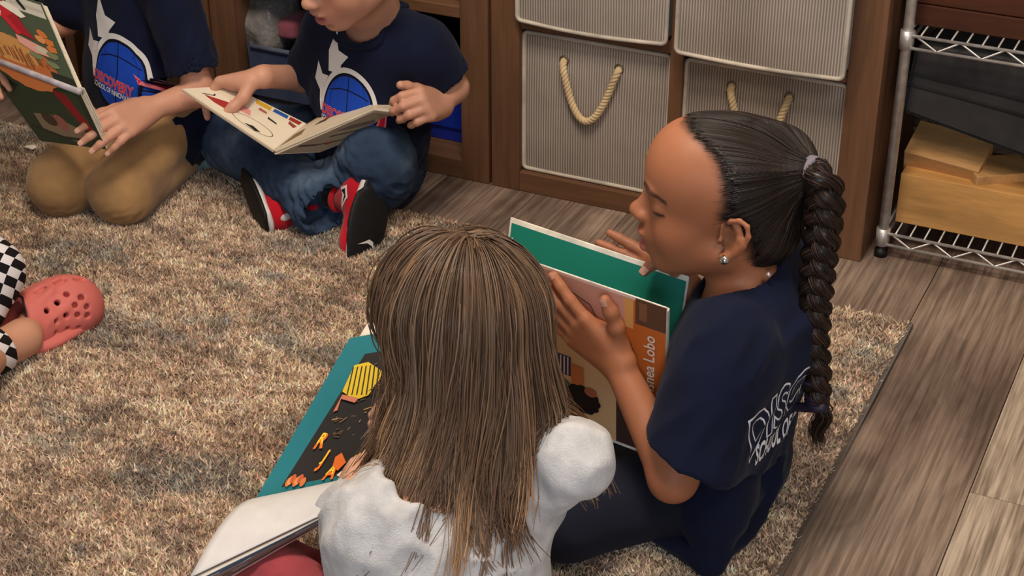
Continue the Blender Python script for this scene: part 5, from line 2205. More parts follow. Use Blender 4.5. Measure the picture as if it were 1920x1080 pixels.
sock = cloth('teal_sock', (120, 150, 146), weave=600, bump=0.5)
for kn, q in ((kA1, -1), (kA2, 1)):
    ft = np.array((kn[0] + 0.09, kn[1] + 0.22, 0.040))
    if q > 0:
        ft = P(352, 292, Z=0.035)
    Z = Sdf()
    Z.cone(ft, ft + np.array((0.035, 0.01, 0.000)), 0.026, 0.020, 0.01)
    Z.cone(ft, ft + np.array((-0.03, -0.06, 0.01)), 0.026, 0.028, 0.01)
    sdf_obj('sock', Z, 0.004, sock, BA, disp=lambda V: 0.002 * np.sin(V[:, 0] * 400))

# his book: open and face down to us, spine towards the camera
BKA = thing('picture_book', 'green backed board book open in the kneeling boy\'s hands', 'book', tuple(bkA['SR']))
cream = plain('board_edge', (212, 200, 178), 0.6, bump=0.05)
thA = 0.010
UL, SL_, LL = bkA['UR'] + LvA, bkA['SR'] + LvA, px_on(76, 264, bkA['SR'], nA)
nU = unit(np.cross(LvA, bkA['UR'] - bkA['SR']))
if nU @ (C_POS - bkA['SR']) < 0:
    nU = -nU


def board(name, a, b, c, d, nrm, th, mat, parent, bevel=0.0008):
    """board whose shown face a b c d looks along nrm"""
    q = [a, b, c, d]
    if np.cross(b - a, d - a) @ nrm < 0:
        q = [a, d, c, b]
    return slab(name, q, th, mat, parent, bevel)


up_s = bkA['SR'] + unit(bkA['UR'] - bkA['SR']) * 0.004
board('upper_cover', up_s, bkA['UR'], UL, up_s + LvA, nU, 0.0028, cream, BKA)
board('lower_cover', bkA['SR'], bkA['LR'], LL, SL_, nA, 0.0028, cream, BKA)
for i in range(3):
    ou = -nU * (0.0036 + 0.0034 * i)
    sh_ = LvA * 0.010
    board('leaf', up_s + ou + sh_, bkA['UR'] + ou + sh_ - unit(bkA['UR'] - bkA['SR']) * 0.004, UL + ou, up_s + LvA + ou, nU, 0.0024, page_m, BKA)
    ou = -nA * (0.0036 + 0.0034 * i)
    board('leaf', bkA['SR'] + ou + sh_, bkA['LR'] + ou + sh_ - unit(bkA['LR'] - bkA['SR']) * 0.004, LL + ou, SL_ + ou, nA, 0.0024, page_m, BKA)
m = MB()
m.tube([bkA['SR'] + nA * -0.002, SL_ + nA * -0.002], 0.0055, 10)
sp = m.obj('spine', plain('spine_paper', (176, 166, 170), 0.5), BKA)
pa = Print()                                           # upper cover: u leftwards from the right edge, v up from the spine
pa.rect(0, 0, 1, 1, (74, 84, 62))
pa.rect(0.02, 0.80, 0.40, 0.97, (206, 198, 180))
pa.rect(0.03, 0.86, 0.36, 0.90, (188, 178, 160))
pa.ell(0.52, 0.10, 0.36, 0.30, (176, 100, 52), n=40, wob=0.10, seed=3)
pa.ell(0.58, 0.24, 0.30, 0.17, (196, 140, 78), n=40, wob=0.10, seed=4)
for i in range(34):
    x = 0.22 + rr.random() * 0.6
    pa.stroke([(x, 0.05 + rr.random() * 0.1), (x + 0.02, 0.18 + rr.random() * 0.12)], 0.012, rr.choice([(150, 82, 44), (206, 130, 70), (120, 70, 40)]))
pa.rect(0.0, 0.0, 0.22, 0.12, (40, 44, 34))
pa.poly([(0.50, 0.92), (0.40, 0.80), (0.36, 0.62), (0.30, 0.52), (0.42, 0.46), (0.50, 0.60), (0.60, 0.74), (0.62, 0.86)], (196, 40, 48))
pa.poly([(0.46, 0.66), (0.36, 0.48), (0.24, 0.46), (0.30, 0.58), (0.34, 0.74)], (164, 30, 40))
pa.poly([(0.56, 0.84), (0.50, 0.70), (0.58, 0.52), (0.66, 0.70)], (226, 206, 188))
pa.poly([(0.50, 0.80), (0.30, 0.70), (0.24, 0.74), (0.30, 0.82), (0.42, 0.86)], (236, 226, 208))
pa.poly([(0.44, 0.46), (0.16, 0.40), (0.10, 0.30), (0.30, 0.30), (0.44, 0.36)], (222, 158, 142))
pa.poly([(0.24, 0.94), (0.20, 0.84), (0.23, 0.83), (0.28, 0.93)], (28, 26, 24))
for (x, y) in ((0.14, 0.58), (0.10, 0.50), (0.18, 0.50), (0.10, 0.42)):
    pa.ell(x, y, 0.05, 0.045, rr.choice([(206, 116, 56), (216, 140, 84)]), n=14, wob=0.4, seed=int(x * 99))
for (x, y) in ((0.22, 0.36), (0.12, 0.34), (0.30, 0.26), (0.16, 0.22)):
    pa.ell(x, y, 0.06, 0.04, rr.choice([(150, 150, 110), (120, 126, 88), (196, 190, 160)]), n=14, wob=0.4, seed=int(x * 77))
pa.ell(0.86, 0.58, 0.08, 0.10, (206, 150, 130))
pa.ell(0.88, 0.60, 0.05, 0.07, (90, 90, 60))
pa.build('front_picture', quad_map([up_s, up_s + LvA, UL, bkA['UR']], flip=np.cross(LvA, bkA['UR'] - up_s) @ nU < 0), paper_m, BKA)
pa = Print()                                           # lower cover: v from the spine down
pa.rect(0, 0, 1, 1, (66, 84, 62))
pa.rect(0, 0, 1, 0.10, (38, 74, 46))
pa.rect(0.22, 0.02, 0.95, 0.07, (92, 116, 84))
pa.rect(0.0, 0.10, 0.06, 1, (56, 70, 52))
pa.poly([(0.18, 0.14), (0.34, 0.12), (0.16, 0.70), (0.04, 0.72)], (176, 44, 46))
pa.poly([(0.10, 0.78), (0.55, 0.58), (0.78, 0.62), (0.80, 0.84), (0.30, 0.96)], (172, 150, 120))
pa.ell(0.46, 0.68, 0.08, 0.12, (196, 120, 108))
pa.ell(0.60, 0.66, 0.09, 0.09, (90, 74, 58))
pa.poly([(0.72, 0.25), (1.0, 0.15), (1.0, 0.42), (0.86, 0.38)], (46, 54, 44))
pa.stroke([(0.12, 0.88), (0.55, 0.90), (0.95, 0.80)], 0.04, (60, 66, 54))
pa.build('back_picture', quad_map([bkA['SR'], SL_, LL, bkA['LR']], flip=np.cross(LvA, bkA['LR'] - bkA['SR']) @ nA < 0), paper_m, BKA)

# ================================================================== boy sitting cross-legged
TB = P(690, 120, Y=2.235)
BB = person('child in jeans, red shoes and navy emblem tee sitting cross-legged with open book', (TB[0], TB[1]))
dB = unit((-0.12, -1.0, 0))
lB = np.array((-dB[1], dB[0], 0.0))
hipB = np.array((TB[0] - 0.030, TB[1] + 0.035, 0.085))
nkB = P(700, 34, Y=TB[1] + 0.010)
HB = Frame(P(648, -78, Y=2.160), dB + (-0.28, 0, -0.42), (-0.10, -0.38, 1))
S = Sdf()
head_sdf(S, HB, 0.97, neck_to=nkB + np.array((0.0, 0.012, -0.015)), neck_r=0.042)
shB = {q: nkB + lB * 0.092 * q + np.array((0, 0.01, -0.040)) for q in (1, -1)}
S.cone(shB[1], shB[-1], 0.036, None, 0.03)
S.cone(nkB - (0, -0.02, 0.09), hipB, 0.050, 0.070, 0.03)
S0, S1 = P(514, 282, Z=0.168), P(576, 232, Z=0.178)
L0 = P(340, 166, Z=0.245)
L1 = px_on(432, 160, S0, unit(np.cross(L0 - S0, S1 - S0)))
R0 = P(700, 203, Z=0.235)
R1 = px_on(682, 168, S0, unit(np.cross(R0 - S0, S1 - S0)))
O0 = P(777, 211, Z=0.240)
O1 = px_on(757, 194, R0, unit(np.cross(O0 - R0, R1 - R0)))
elB1, wrB1 = P(850, 164, Y=2.265), P(828, 194, T=depth(O0) + 0.055)       # his left arm, on the right
elB2, wrB2 = P(566, 146, Y=2.265), P(494, 143, T=depth(L1) - 0.015)
S.cone(shB[1], elB1, 0.031, 0.025, 0.02)
S.cone(shB[-1], elB2, 0.031, 0.024, 0.02)
T1 = hand_sdf(S, wrB1, unit(P(798, 197, T=depth(O0) - 0.005) - wrB1), unit(np.array((-0.75, 0.25, -0.55))), -1, curl=((.85, 1.0, .6), (.85, 1.0, .6), (.9, 1.0, .6), (.95, 1.0, .6)),
              thumb=(0.8, 0.45, 0.30), s=1.02, spread=0.10, arm_from=elB1, arm_r=0.024, k=0.003)
T2 = hand_sdf(S, wrB2, unit(np.array((-0.86, -0.22, -0.18))), unit(np.array((-0.12, -0.35, -1.0))), 1, curl=((.70, .55, .3), (.95, 1.0, .6), (1.0, 1.0, .6), (1.0, 1.0, .6)),
              thumb=(0.35, 0.55, 0.75), s=1.05, spread=0.12, arm_from=elB2, arm_r=0.023, k=0.003)
sdf_obj('body', S, 0.003, SKIN_M, BB, skin_fn(SK_B, (lambda V, c: face_paint(V, HB, 0.97, c, SK_B, lips=(190, 110, 100)),)))
hairB = Sdf()
hairB.ell(HB(-0.016, 0, 0.036), np.array((0.093, 0.078, 0.080)) * 0.97, 0.01, HB.R)
hairB.ell(HB(0.035, 0, 0.062), np.array((0.05, 0.06, 0.035)) * 0.97, 0.02, HB.R)
hairB.plane(HB(-0.02, 0, -0.02), -HB.u + HB.f * 0.6, 0.006)
sdf_obj('hair', hairB, 0.004, HAIR_M, BB, lambda V: np.tile((110, 82, 58), (len(V), 1)), disp=lambda V, w=wave_noise(93, 10, 150, 400): 0.0015 * w(V))
T = Sdf()
T.cone(shB[1], shB[-1], 0.047, None, 0.03)
T.cone(nkB - (0, 0.0, 0.062), TB * 0.5 + hipB * 0.5, 0.088, 0.100, 0.05, flat=(dB, 0.68))
T.cone(TB * 0.5 + hipB * 0.5, hipB, 0.100, 0.108, 0.05, flat=(dB, 0.74))
for q, el in ((1, elB1), (-1, elB2)):
    dl = unit(el - shB[q])
    hm = shB[q] + (el - shB[q]) * 0.86
    T.cone(shB[q], hm + dl * 0.02, 0.043, 0.044 if q > 0 else 0.040, 0.03)
    T.plane(hm, dl, 0.004, hm - 0.07, hm + 0.07)
    T.cone(hm - dl * 0.02, hm + dl * 0.06, 0.036, 0.046, 0.004, 'sub')
cz = nkB + np.array((0, -0.010, -0.004))
cn = unit(np.array((0, -0.45, 1)))
T.cone(cz - cn * 0.008, cz + cn * 0.1, 0.046, 0.064, 0.008, 'sub')
shirtB = sdf_obj('shirt', T, 0.0045, navy_m, BB, disp=folds(61, 0.003, (0.2, 0.2, 1), 95, 3), smooth=1)
m = MB()
e1 = unit(np.cross(cn, lB))
m.tube(T.project([cz + e1 * 0.060 * math.cos(a) + lB * 0.060 * math.sin(a) for a in an], 0.001, 6), 0.0055, 10, True)
m.obj('collar', navy_rib, shirtB)
ec = P(634, 210, Y=2.15)
emblem().build('chest_print', surf_map(shirtB, ec, unit(np.array((lB[0], lB[1], -0.05))) * 0.050, np.array((0.05, 0.0, 1.0)) * 0.058, dB + np.array((0, 0, 0.15))), print_m, shirtB, grid=0.09, lift=0.0007, step=0.15)
denim = NT('denim', 0.9, 0.12)
co = denim.coord()
c_ = denim.ramp(denim.noise(co, 9, 4), [(0.30, (38, 50, 72)), (0.55, (60, 77, 100)), (0.75, (108, 124, 144))])
denim.color(denim.mix(0.4, c_, denim.ramp(denim.noise(denim.coord((1, 1, 3)), 500, 2), [(0.35, (190, 196, 210)), (0.65, (255, 255, 255))]), 'MULTIPLY'))
denim.bump(denim.mix(0.4, denim.noise(co, 900, 2), denim.noise(co, 60, 3)), 0.3, 0.002)
denim = denim.m
kB1, kB2 = P(706, 296, Z=0.128), P(442, 262, Z=0.085)
aB2 = P(592, 378, Z=0.058)                              # right leg's ankle, in front
aB1 = P(530, 362, Z=0.055)
Q = Sdf()
Q.cone(hipB + lB * 0.04, hipB - lB * 0.05, 0.070, None, 0.03)
Q.cone(hipB + lB * 0.045 - (0, 0.04, 0), kB1, 0.066, 0.068, 0.02)
Q.cone(hipB - lB * 0.06, kB2, 0.074, 0.062, 0.02)
Q.cone(kB2, aB2, 0.058, 0.048, 0.015)
Q.cone(kB1 - (0, 0, 0.03), aB1 + np.array((0.05, 0.03, 0)), 0.062, 0.044, 0.015)
dh_ = unit(aB2 - kB2)
Q.cone(aB2 - dh_ * 0.01, aB2 + dh_ * 0.012, 0.049, 0.050, 0.006)
Q.cone(aB2 - dh_ * 0.005, aB2 + dh_ * 0.07, 0.040, 0.046, 0.003, 'sub')
sdf_obj('jeans', Q, 0.0045, denim, BB, disp=folds(65, 0.0045, (1, -0.5, 0), 130, 1.8))
# shoes
red_m = cloth('red_mesh', (188, 20, 36), var=0.12, weave=900, bump=0.4)
blk_m = plain('black_rubber', (22, 21, 23), 0.6)
wht_m = plain('white_leather', (216, 206, 200), 0.5, bump=0.05)
sock_m = cloth('black_sock', (22, 20, 24))


def trainer(c, toe, up, L, name, label, mark=True):
    """red trainer: c middle of the sole, toe and up its axes"""
    f = unit(toe)
    u = unit(np.asarray(up, float) - f * (np.asarray(up, float) @ f))
    l = np.cross(u, f)
    W3 = lambda x, y, z: np.asarray(c, float) + (f * x + l * y + u * z) * L
    R3 = np.stack([f, l, u], 1)
    root = bpy.data.objects.new(name, None)
    COL.objects.link(root)
    root.parent = BB
    root.location = -BB.location
    U = Sdf()
    U.cone(W3(-0.32, 0, 0.17), W3(0.22, 0, 0.13), 0.150 * L, 0.140 * L, 0.02)
    U.cone(W3(0.20, 0, 0.12), W3(0.36, 0.01, 0.10), 0.140 * L, 0.100 * L, 0.02)
    U.cone(W3(-0.28, 0, 0.20), W3(-0.20, 0, 0.42), 0.140 * L, 0.125 * L, 0.03)
    U.cone(W3(-0.22, 0, 0.36), W3(-0.18, 0, 0.70), 0.090 * L, 0.110 * L, 0.01, 'sub')
    U.plane(W3(0, 0, 0.075), -u, 0.003)
    upper = sdf_obj('shoe_upper', U, 0.0035, red_m, root)
    O = Sdf()
    O.cone(W3(-0.34, 0, 0.05), W3(0.0, -0.01, 0.05), 0.150 * L, 0.138 * L, 0.02, flat=(u, 0.36))
    O.cone(W3(0.0, -0.01, 0.05), W3(0.34, 0.01, 0.055), 0.138 * L, 0.150 * L, 0.02, flat=(u, 0.36))
    sdf_obj('midsole', O, 0.0035, wht_m, root)
    O = Sdf()
    O.cone(W3(-0.34, 0, 0.012), W3(0.0, -0.01, 0.012), 0.140 * L, 0.128 * L, 0.02, flat=(u, 0.22))
    O.cone(W3(0.0, -0.01, 0.012), W3(0.34, 0.01, 0.014), 0.128 * L, 0.142 * L, 0.02, flat=(u, 0.22))
    out = sdf_obj('outsole', O, 0.0035, blk_m, root)
    m_ = MB()
    an_ = np.linspace(0, 2 * PI, 24, endpoint=False)
    m_.tube([W3(-0.195 + 0.125 * math.cos(a), 0.118 * math.sin(a), 0.47 + 0.02 * math.cos(a)) for a in an_], 0.030 * L, 8, True)
    m_.obj('ankle_collar', red_m, root)
    m_ = MB()
    m_.tube([W3(-0.30, 0, 0.44), W3(-0.36, 0, 0.56), W3(-0.34, 0, 0.66)], [0.030 * L, 0.032 * L, 0.024 * L], 8)
    m_.obj('pull_tab', red_m, root)
    K_ = Sdf()
    K_.cone(W3(-0.20, 0, 0.30), W3(-0.17, 0, 0.62), 0.100 * L, 0.100 * L)
    sdf_obj('ankle_sock', K_, 0.004, sock_m, root)
    for q in (1, -1):
        p_ = Print()
        p_.poly([(-0.30, 0.30), (-0.22, 0.22), (0.10, 0.34), (0.26, 0.46), (0.02, 0.30), (-0.20, 0.12), (-0.34, 0.16)], (226, 216, 210))
        p_.poly([(-0.27, 0.26), (-0.22, 0.18), (-0.10, 0.23), (-0.20, 0.15), (-0.30, 0.18)], (30, 26, 28))
        p_.build('side_mark', near_map(upper, lambda uv, q=q: [W3(u_ * 0.8 - 0.05, 0.16 * q, v_ * 0.75 + 0.07) for u_, v_ in uv]), print_m, root, grid=0.08, lift=0.0008)
        o_ = Sdf()
        o_.ell(W3(-0.40, 0.07 * q, 0.20), np.array((0.085, 0.065, 0.10)) * L, 0.01, R3)
        sdf_obj('heel_guard', o_, 0.0035, wht_m, root)
    if mark:
        p_ = Print()
        p_.poly([(-0.10, 0.05), (-0.06, -0.03), (0.0, -0.05), (0.14, 0.02), (0.02, -0.01), (-0.05, 0.01)], (226, 222, 218))
        p_.build('sole_mark', near_map(out, lambda uv: [W3(0.22 + v_, -0.02 + u_, -0.06) for u_, v_ in uv]), print_m, root, grid=0.05, lift=0.0008)
    return root


trainer(P(690, 416, Z=0.052), P(676, 466, Z=0.018) - P(694, 366, Z=0.095), P(600, 398, T=2.84) - P(700, 416, T=2.75), 0.168, 'shoe', None)
trainer(P(474, 374, Z=0.040), P(466, 336, T=2.90) - P(500, 406, T=2.84), P(560, 360, T=2.88) - P(488, 378, T=2.86), 0.165, 'shoe', None, False)

# board book on his lap
BKB = thing('picture_book', 'open cream board book on the lap of the cross-legged boy', 'book', tuple((S0 + S1) / 2))
cream2 = plain('cream_board', (220, 203, 176), 0.5, var=0.03, bump=0.03)
board('left_board', L0, S0, S1, L1, (0, 0, 1), 0.006, cream2, BKB)
board('right_leaf', S0, R0, R1, S1, (0, 0, 1), 0.004, cream2, BKB)
board('right_leaf', R0, O0, O1, R1, (0, 0, 1), 0.004, cream2, BKB)
u0 = S0 + np.array((0, 0, -0.008))
up0 = R0 + np.array((0, 0, -0.005))
nlow = unit(np.cross(P(600, 286, T=depth(u0) + 0.045) - u0, up0 - u0))
if nlow @ (C_POS - u0) < 0:
    nlow = -nlow
lowB = [u0, px_on(600, 286, u0, nlow), px_on(774, 217, u0, nlow), px_on(702, 208, u0, nlow)]
board('right_board', *lowB, nlow, 0.004, cream2, BKB)
pl = Print()
pl.rect(0.03, 0.03, 0.98, 0.97, (168, 152, 128))
pl.stroke([(0.10, 0.20), (0.45, 0.22), (0.75, 0.35), (0.80, 0.55), (0.60, 0.60), (0.30, 0.42)], 0.05, (84, 72, 60))
pl.poly([(0.15, 0.55), (0.35, 0.60), (0.55, 0.78), (0.40, 0.85), (0.2, 0.7)], (120, 108, 92))
pl.poly([(0.62, 0.66), (0.80, 0.64), (0.92, 0.80), (0.76, 0.92), (0.64, 0.82)], (70, 70, 72))
pl.poly([(0.55, 0.25), (0.66, 0.22), (0.70, 0.30), (0.58, 0.33)], (150, 84, 62))
pl.build('underside_picture', quad_map(lowB, flip=np.cross(lowB[1] - lowB[0], lowB[3] - lowB[0]) @ nlow < 0), paper_m, BKB)
pb = Print()
pb.rect(0.01, 0.01, 0.99, 0.99, (226, 210, 184))
ell_ = [(0.66 + 0.22 * math.cos(a), 0.26 + 0.13 * math.sin(a)) for a in np.linspace(0, 2 * PI, 30)]
pb.stroke(ell_, 0.012, (126, 100, 76))
pb.poly([(0.60, 0.17), (0.74, 0.14), (0.78, 0.19), (0.68, 0.23)], (40, 42, 34))
pb.poly([(0.12, 0.24), (0.26, 0.20), (0.42, 0.22), (0.44, 0.30), (0.34, 0.34), (0.30, 0.44), (0.22, 0.36)], (160, 46, 40))
pb.poly([(0.26, 0.52), (0.44, 0.40), (0.56, 0.42), (0.50, 0.56), (0.36, 0.62)], (222, 148, 136))
pb.stroke([(0.10, 0.24), (0.16, 0.38), (0.14, 0.44)], 0.02, (50, 40, 36))
pb.poly([(0.36, 0.96), (0.56, 0.96), (0.60, 0.84), (0.42, 0.84)], (206, 160, 36))
pb.poly([(0.60, 0.96), (0.78, 0.96), (0.80, 0.86), (0.62, 0.86)], (36, 84, 152))
pb.poly([(0.80, 0.96), (0.95, 0.96), (0.95, 0.86), (0.82, 0.86)], (150, 50, 44))
pb.poly([(0.50, 0.78), (0.60, 0.76), (0.62, 0.70), (0.52, 0.70)], (176, 96, 76))
pb.poly([(0.66, 0.66), (0.78, 0.62), (0.80, 0.58), (0.68, 0.60)], (60, 56, 54))
pb.poly([(0.84, 0.84), (0.95, 0.80), (0.94, 0.72), (0.86, 0.76)], (140, 66, 54))
pb.build('left_picture', quad_map([L0, S0, S1, L1], flip=np.cross(S0 - L0, L1 - L0)[2] < 0), paper_m, BKB)
pb = Print()
pb.rect(0.01, 0.01, 0.99, 0.99, (214, 196, 168))
pb.poly([(0.40, 0.55), (0.60, 0.45), (0.80, 0.55), (0.84, 0.75), (0.66, 0.85), (0.48, 0.75)], (168, 54, 42))
pb.poly([(0.30, 0.48), (0.46, 0.42), (0.50, 0.52), (0.36, 0.58)], (90, 70, 54))
pb.stroke([(0.04, 0.90), (0.40, 0.92), (0.70, 0.95)], 0.05, (176, 140, 50))
pb.poly([(0.02, 0.10), (0.20, 0.30), (0.16, 0.60), (0.03, 0.55)], (120, 100, 64))
pb.build('right_picture', quad_map([S0, R0, R1, S1], flip=np.cross(R0 - S0, S1 - S0)[2] < 0), paper_m, BKB)
# ================================================================== child at the left edge: checked trousers and a clog
toeE, heelE = P(182, 588, Z=0.0), P(2, 668, Z=0.0)
dE = unit(toeE - heelE)
lE = np.cross((0, 0, 1), dE)
FE = lambda x, y, z: heelE + dE * x + lE * y + np.array((0, 0, z))
hipE = FE(-0.24, 0.10, 0.09)
EE = person('child at the left edge in checked trousers with one coral clog', (hipE[0], hipE[1]))
S = Sdf()
nkE = hipE + np.array((-0.02, 0.02, 0.36))
fE = unit(dE + np.array((0.0, 0.3, 0)))
HE = Frame(nkE + fE * 0.03 + np.array((0, 0, 0.125)), fE + (0, 0, -0.3), (0, 0, 1))
head_sdf(S, HE, 0.94, neck_to=nkE, neck_r=0.037)
lw = np.cross((0, 0, 1), fE)
shE = {q: nkE + lw * 0.095 * q + np.array((0, 0, -0.03)) for q in (1, -1)}
S.cone(shE[1], shE[-1], 0.036, None, 0.03)
S.cone(nkE - (0, 0, 0.08), hipE, 0.05, 0.06, 0.03)
for q in (1, -1):
    el = shE[q] + np.array((-0.01, 0, -0.17)) + lw * 0.02 * q
    wr_ = el + fE * 0.12 + np.array((0, 0, -0.01))
    S.cone(shE[q], el, 0.032, 0.027, 0.02)
    hand_sdf(S, wr_, fE - lw * 0.3 * q, -lw * q + np.array((0, 0, -0.6)), q, curl=((.4, .5, .3),) * 4, s=0.9, arm_from=el)
# ankle and foot inside the clog
aK, fK = P(8, 652, Z=0.048), P(42, 634, Z=0.046)
S.cone(P(-40, 680, Z=0.065), aK, 0.032, 0.024, 0.02)
S.cone(aK, fK, 0.024, 0.025, 0.02)
S.cone(fK, FE(0.06, -0.004, 0.032), 0.024, 0.020, 0.02)
S.cone(FE(0.06, -0.004, 0.032), FE(0.11, 0.0, 0.030), 0.020, 0.018, 0.02)
sdf_obj('body', S, 0.0035, SKIN_M, EE, skin_fn((210, 152, 122), (lambda V, c: face_paint(V, HE, 0.94, c, (210, 152, 122)),)))
hE = Sdf()
hE.ell(HE(-0.016, 0, 0.034), np.array((0.094, 0.080, 0.083)) * 0.94, 0.01, HE.R)
hE.ell(HE(0.035, 0, 0.062), np.array((0.05, 0.06, 0.035)) * 0.94, 0.02, HE.R)
hE.ell(HE(-0.05, 0, -0.05), np.array((0.045, 0.066, 0.09)), 0.03, HE.R)
wE = wave_noise(97, 12, 120, 420)
sdf_obj('hair', hE, 0.005, HAIR_M, EE, lambda V: np.array((80, 58, 42)) * (1 + 0.25 * wE(V))[:, None], disp=lambda V: 0.0018 * wE(V))
T = Sdf()
T.cone(shE[1], shE[-1], 0.046, None, 0.03)
T.cone(nkE - (0, 0, 0.06), hipE, 0.088, 0.105, 0.05, flat=(fE, 0.72))
for q in (1, -1):
    el = shE[q] + np.array((-0.01, 0, -0.17)) + lw * 0.02 * q
    T.cone(shE[q], shE[q] * 0.35 + el * 0.65, 0.046, 0.050, 0.03)
T.cone(nkE - (0, 0, 0.02), nkE + (0, 0, 0.1), 0.044, 0.06, 0.008, 'sub')
sdf_obj('shirt', T, 0.005, navy_m, EE, disp=folds(71, 0.003, (0.2, 0.2, 1), 95, 3))

ck = NT('checked_cloth', 0.85, 0.15)
at = ck.n('ShaderNodeAttribute')
at.attribute_name = 'weave'
ch = ck.n('ShaderNodeTexChecker')
ch.inputs['Scale'].default_value = 1.0
ck.link(at.outputs['Vector'], ch.inputs['Vector'])
for i_, c_ in ((1, (226, 220, 218)), (2, (26, 23, 24))):
    l_ = lin(c_)
    ch.inputs[i_].default_value = (l_[0], l_[1], l_[2], 1)
ck.color(ch.outputs[0])
ck.bump(ck.noise(ck.coord(), 700, 2), 0.2, 0.001)
ck = ck.m
CELL = 0.0140


def leg(name, segs, cap, h=0.004, cut=None, turn=0.0):
    """trouser leg along a chain of (point, radius), checked round its length"""
    Q = Sdf()
    pts = [np.asarray(p, float) for p, _ in segs]
    Q.chain(pts, [r_ for _, r_ in segs], 0.02)
    if cut is not None:
        Q.plane(*cut, 0.003)
    V, F = Q.mesh(h)
    V = smooth_verts(V, F, 1)
    me = mesh_np(name, V, F)
    n_ = unit((0.45, -0.62, 0.62))
    a1 = unit(np.cross(n_, (0.35, 0.0, 1.0)))
    a2 = np.cross(n_, a1)
    W = np.stack([V @ a1 / CELL + 50, V @ a2 / CELL + 50, np.full(len(V), 0.5)], 1)
    a_ = me.attributes.new('weave', 'FLOAT_VECTOR', 'POINT')
    a_.data.foreach_set('vector', W.astype(np.float32).ravel())
    return link(name, me, ck, EE, True)


knE = P(-18, 515, T=2.10)
leg('trouser_leg', [(hipE + lE * 0.05, 0.068), (P(-90, 470, T=2.47), 0.066), (P(-22, 512, T=2.43), 0.049), (P(-40, 575, T=2.42), 0.041)], None, turn=0.3)
cu = FE(-0.020, 0.0, 0.05)
leg('trouser_leg', [(hipE - lE * 0.05, 0.068), (P(-90, 690, Z=0.075), 0.044), (aK, 0.033)], None, cut=(P(8, 655, Z=0.05), fK - aK))

# clog
CO = (206, 108, 98)
clog_m = plain('coral_foam', CO, 0.62, 0.3, 20, 0.04, 0.08, 500)
CL = bpy.data.objects.new('clog', None)
COL.objects.link(CL)
CL.parent = EE
CL.location = -EE.location
U = Sdf()
U.cone(FE(0.045, 0.0, 0.036), FE(0.125, 0.0, 0.034), 0.044, 0.046, 0.02)
U.cone(FE(0.11, 0.006, 0.034), FE(0.128, -0.008, 0.032), 0.045, 0.043, 0.02)
U.cone(FE(0.00, 0.0, 0.030), FE(0.05, 0.0, 0.030), 0.038, 0.042, 0.02)
# hollow and throat
U.cone(FE(-0.06, 0.0, 0.048), FE(0.105, 0.0, 0.034), 0.034, 0.035, 0.004, 'sub')
U.plane(FE(0.030, 0, 0.05), -dE + np.array((0, 0, 0.50)), 0.003, FE(-0.2, -0.1, 0.030) - 0.2, FE(0.05, 0.1, 0.2) + 0.2)
U.plane(FE(0, 0, 0.002), (0, 0, -1), 0.003)
# swelling lines
U.chain([FE(0.05, 0.030, 0.066), FE(0.09, 0.030, 0.066), FE(0.130, 0.018, 0.064)], [0.004, 0.0055, 0.004], 0.008)
U.chain([FE(0.055, -0.022, 0.070), FE(0.09, -0.014, 0.078), FE(0.115, 0.004, 0.078)], [0.003, 0.0045, 0.003], 0.008)
U.chain([FE(0.06, -0.040, 0.046), FE(0.10, -0.036, 0.056), FE(0.140, -0.026, 0.054)], [0.003, 0.004, 0.003], 0.008)
holes = [(68, 582, 0.0042), (89, 567, 0.0046), (108, 567, 0.0046), (125, 551, 0.0046), (153, 557, 0.0050), (141, 572, 0.0046), (164, 575, 0.0046), (146, 590, 0.0044),
         (165, 592, 0.0046), (125, 592, 0.0044), (107, 603, 0.0044), (127, 617, 0.0040), (148, 615, 0.0040), (106, 625, 0.0038)]
holes = [(89, 582, .0046), (108, 567, .0046), (125, 551, .0046), (153, 557, .0050), (141, 572, .0046), (164, 575, .0046), (146, 591, .0044), (165, 592, .0046),
         (125, 592, .0044), (107, 603, .0040), (127, 617, .0036), (148, 615, .0036), (106, 625, .0034)]
for u_, v_, r_ in holes:
    o_ = P(u_, v_, T=2.155)
    d_ = unit(o_ - C_POS)
    t_ = 0.0
    p_ = o_ - d_ * 0.12
    for _ in range(60):
        p_ = p_ + d_ * max(U.at(p_[None])[0], 0.0003)
        if U.at(p_[None])[0] < 0.0006:
            break
    n_ = -U.grad(p_[None])[0]
    U.cone(p_ - n_ * 0.004, p_ + n_ * 0.009, r_, None, 0.0012, 'sub')
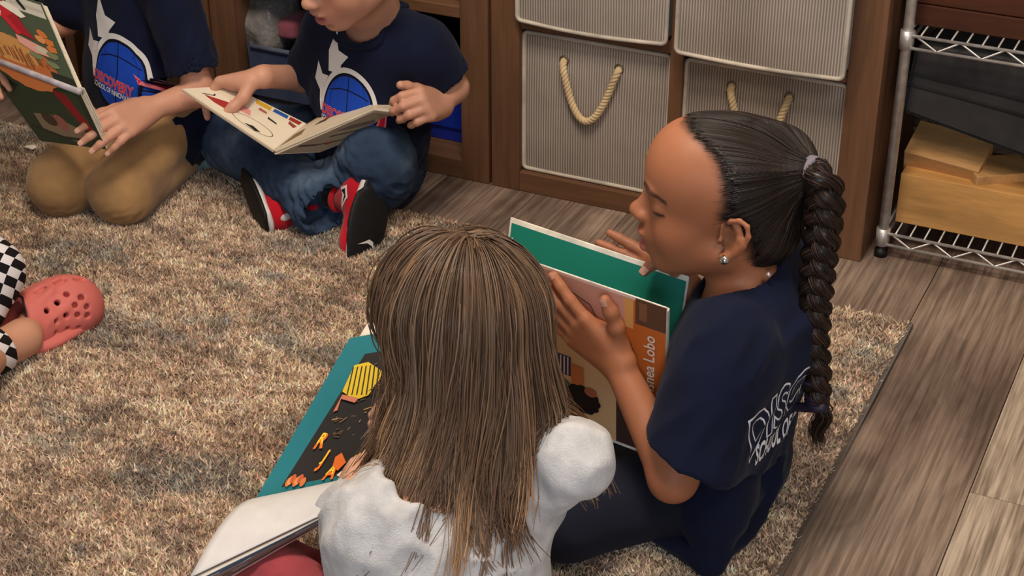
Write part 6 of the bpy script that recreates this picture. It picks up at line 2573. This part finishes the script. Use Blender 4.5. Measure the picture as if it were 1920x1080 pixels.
for (ua, va, ub, vb) in ((70, 546, 80, 540), (106, 530, 118, 525), (144, 523, 156, 523)):
    ends = []
    for u_, v_ in ((ua, va), (ub, vb)):
        d_ = unit(P(u_, v_, T=2.155) - C_POS)
        p_ = P(u_, v_, T=2.155) - d_ * 0.12
        for _ in range(80):
            p_ = p_ + d_ * max(U.at(p_[None])[0], 0.0003)
            if U.at(p_[None])[0] < 0.0006:
                break
        ends.append(p_ - U.grad(p_[None])[0] * 0.002 + d_ * 0.002)
    U.cone(ends[0], ends[1], 0.0055, None, 0.001, 'sub')
sdf_obj('clog_upper', U, 0.0022, clog_m, CL)
O = Sdf()
O.cone(FE(0.03, 0, 0.014), FE(0.06, 0, 0.014), 0.040, 0.042, 0.02, flat=((0, 0, 1), 0.32))
O.cone(FE(0.06, 0, 0.014), FE(0.125, 0, 0.014), 0.042, 0.046, 0.02, flat=((0, 0, 1), 0.32))
sdf_obj('clog_sole', O, 0.004, clog_m, CL)
m = MB()
rim = [FE(0.030 + 0.035 * 0 - 0.0 + (-0.016) * abs(math.sin(a)) ** 1.5 * 1.2 + 0.020 * max(0, math.cos(a)), 0.037 * math.sin(a), 0.046 + 0.033 * math.cos(a)) for a in np.linspace(-2.0, 2.0, 26)]
m.tube(U.project(rim, 0.0002, 4), 0.0018, 6)
m.obj('throat_rim', plain('dark_trim', (40, 26, 30), 0.6), CL)
kf = unit(fK - aK)
Z = Sdf()
Z.cone(aK * 0.55 + fK * 0.45, aK * 0.40 + fK * 0.60, 0.0268, 0.0268, 0.004)
sdf_obj('sock_band', Z, 0.003, cloth('cream_sock', (206, 190, 166), weave=500, bump=0.5), EE)
Z = Sdf()
Z.cone(fK - kf * 0.002, fK + kf * 0.003, 0.0262, 0.0262, 0.004)
sdf_obj('liner', Z, 0.003, cloth('mauve_liner', (134, 104, 112)), CL)

# scrap of paper on the rug
pp = P(58, 277, Z=RUG_Z + 0.003)
SCR = thing('paper_scrap', 'small white scrap of paper on the rug left of the khaki knees', 'scrap', tuple(pp))
bm = bmesh.new()
vs = [bm.verts.new(pp + np.array(o_)) for o_ in ((-0.012, -0.005, 0.002), (0.008, -0.006, 0.001), (0.013, 0.002, 0.003), (0.002, 0.007, 0.004), (-0.010, 0.004, 0.002))]
f_ = bm.faces.new(vs)
r_ = bmesh.ops.extrude_face_region(bm, geom=[f_])
bmesh.ops.translate(bm, vec=(0, 0, -0.0012), verts=[v for v in r_['geom'] if isinstance(v, bmesh.types.BMVert)])
bm_obj('scrap_sheet', bm, page_m, SCR)
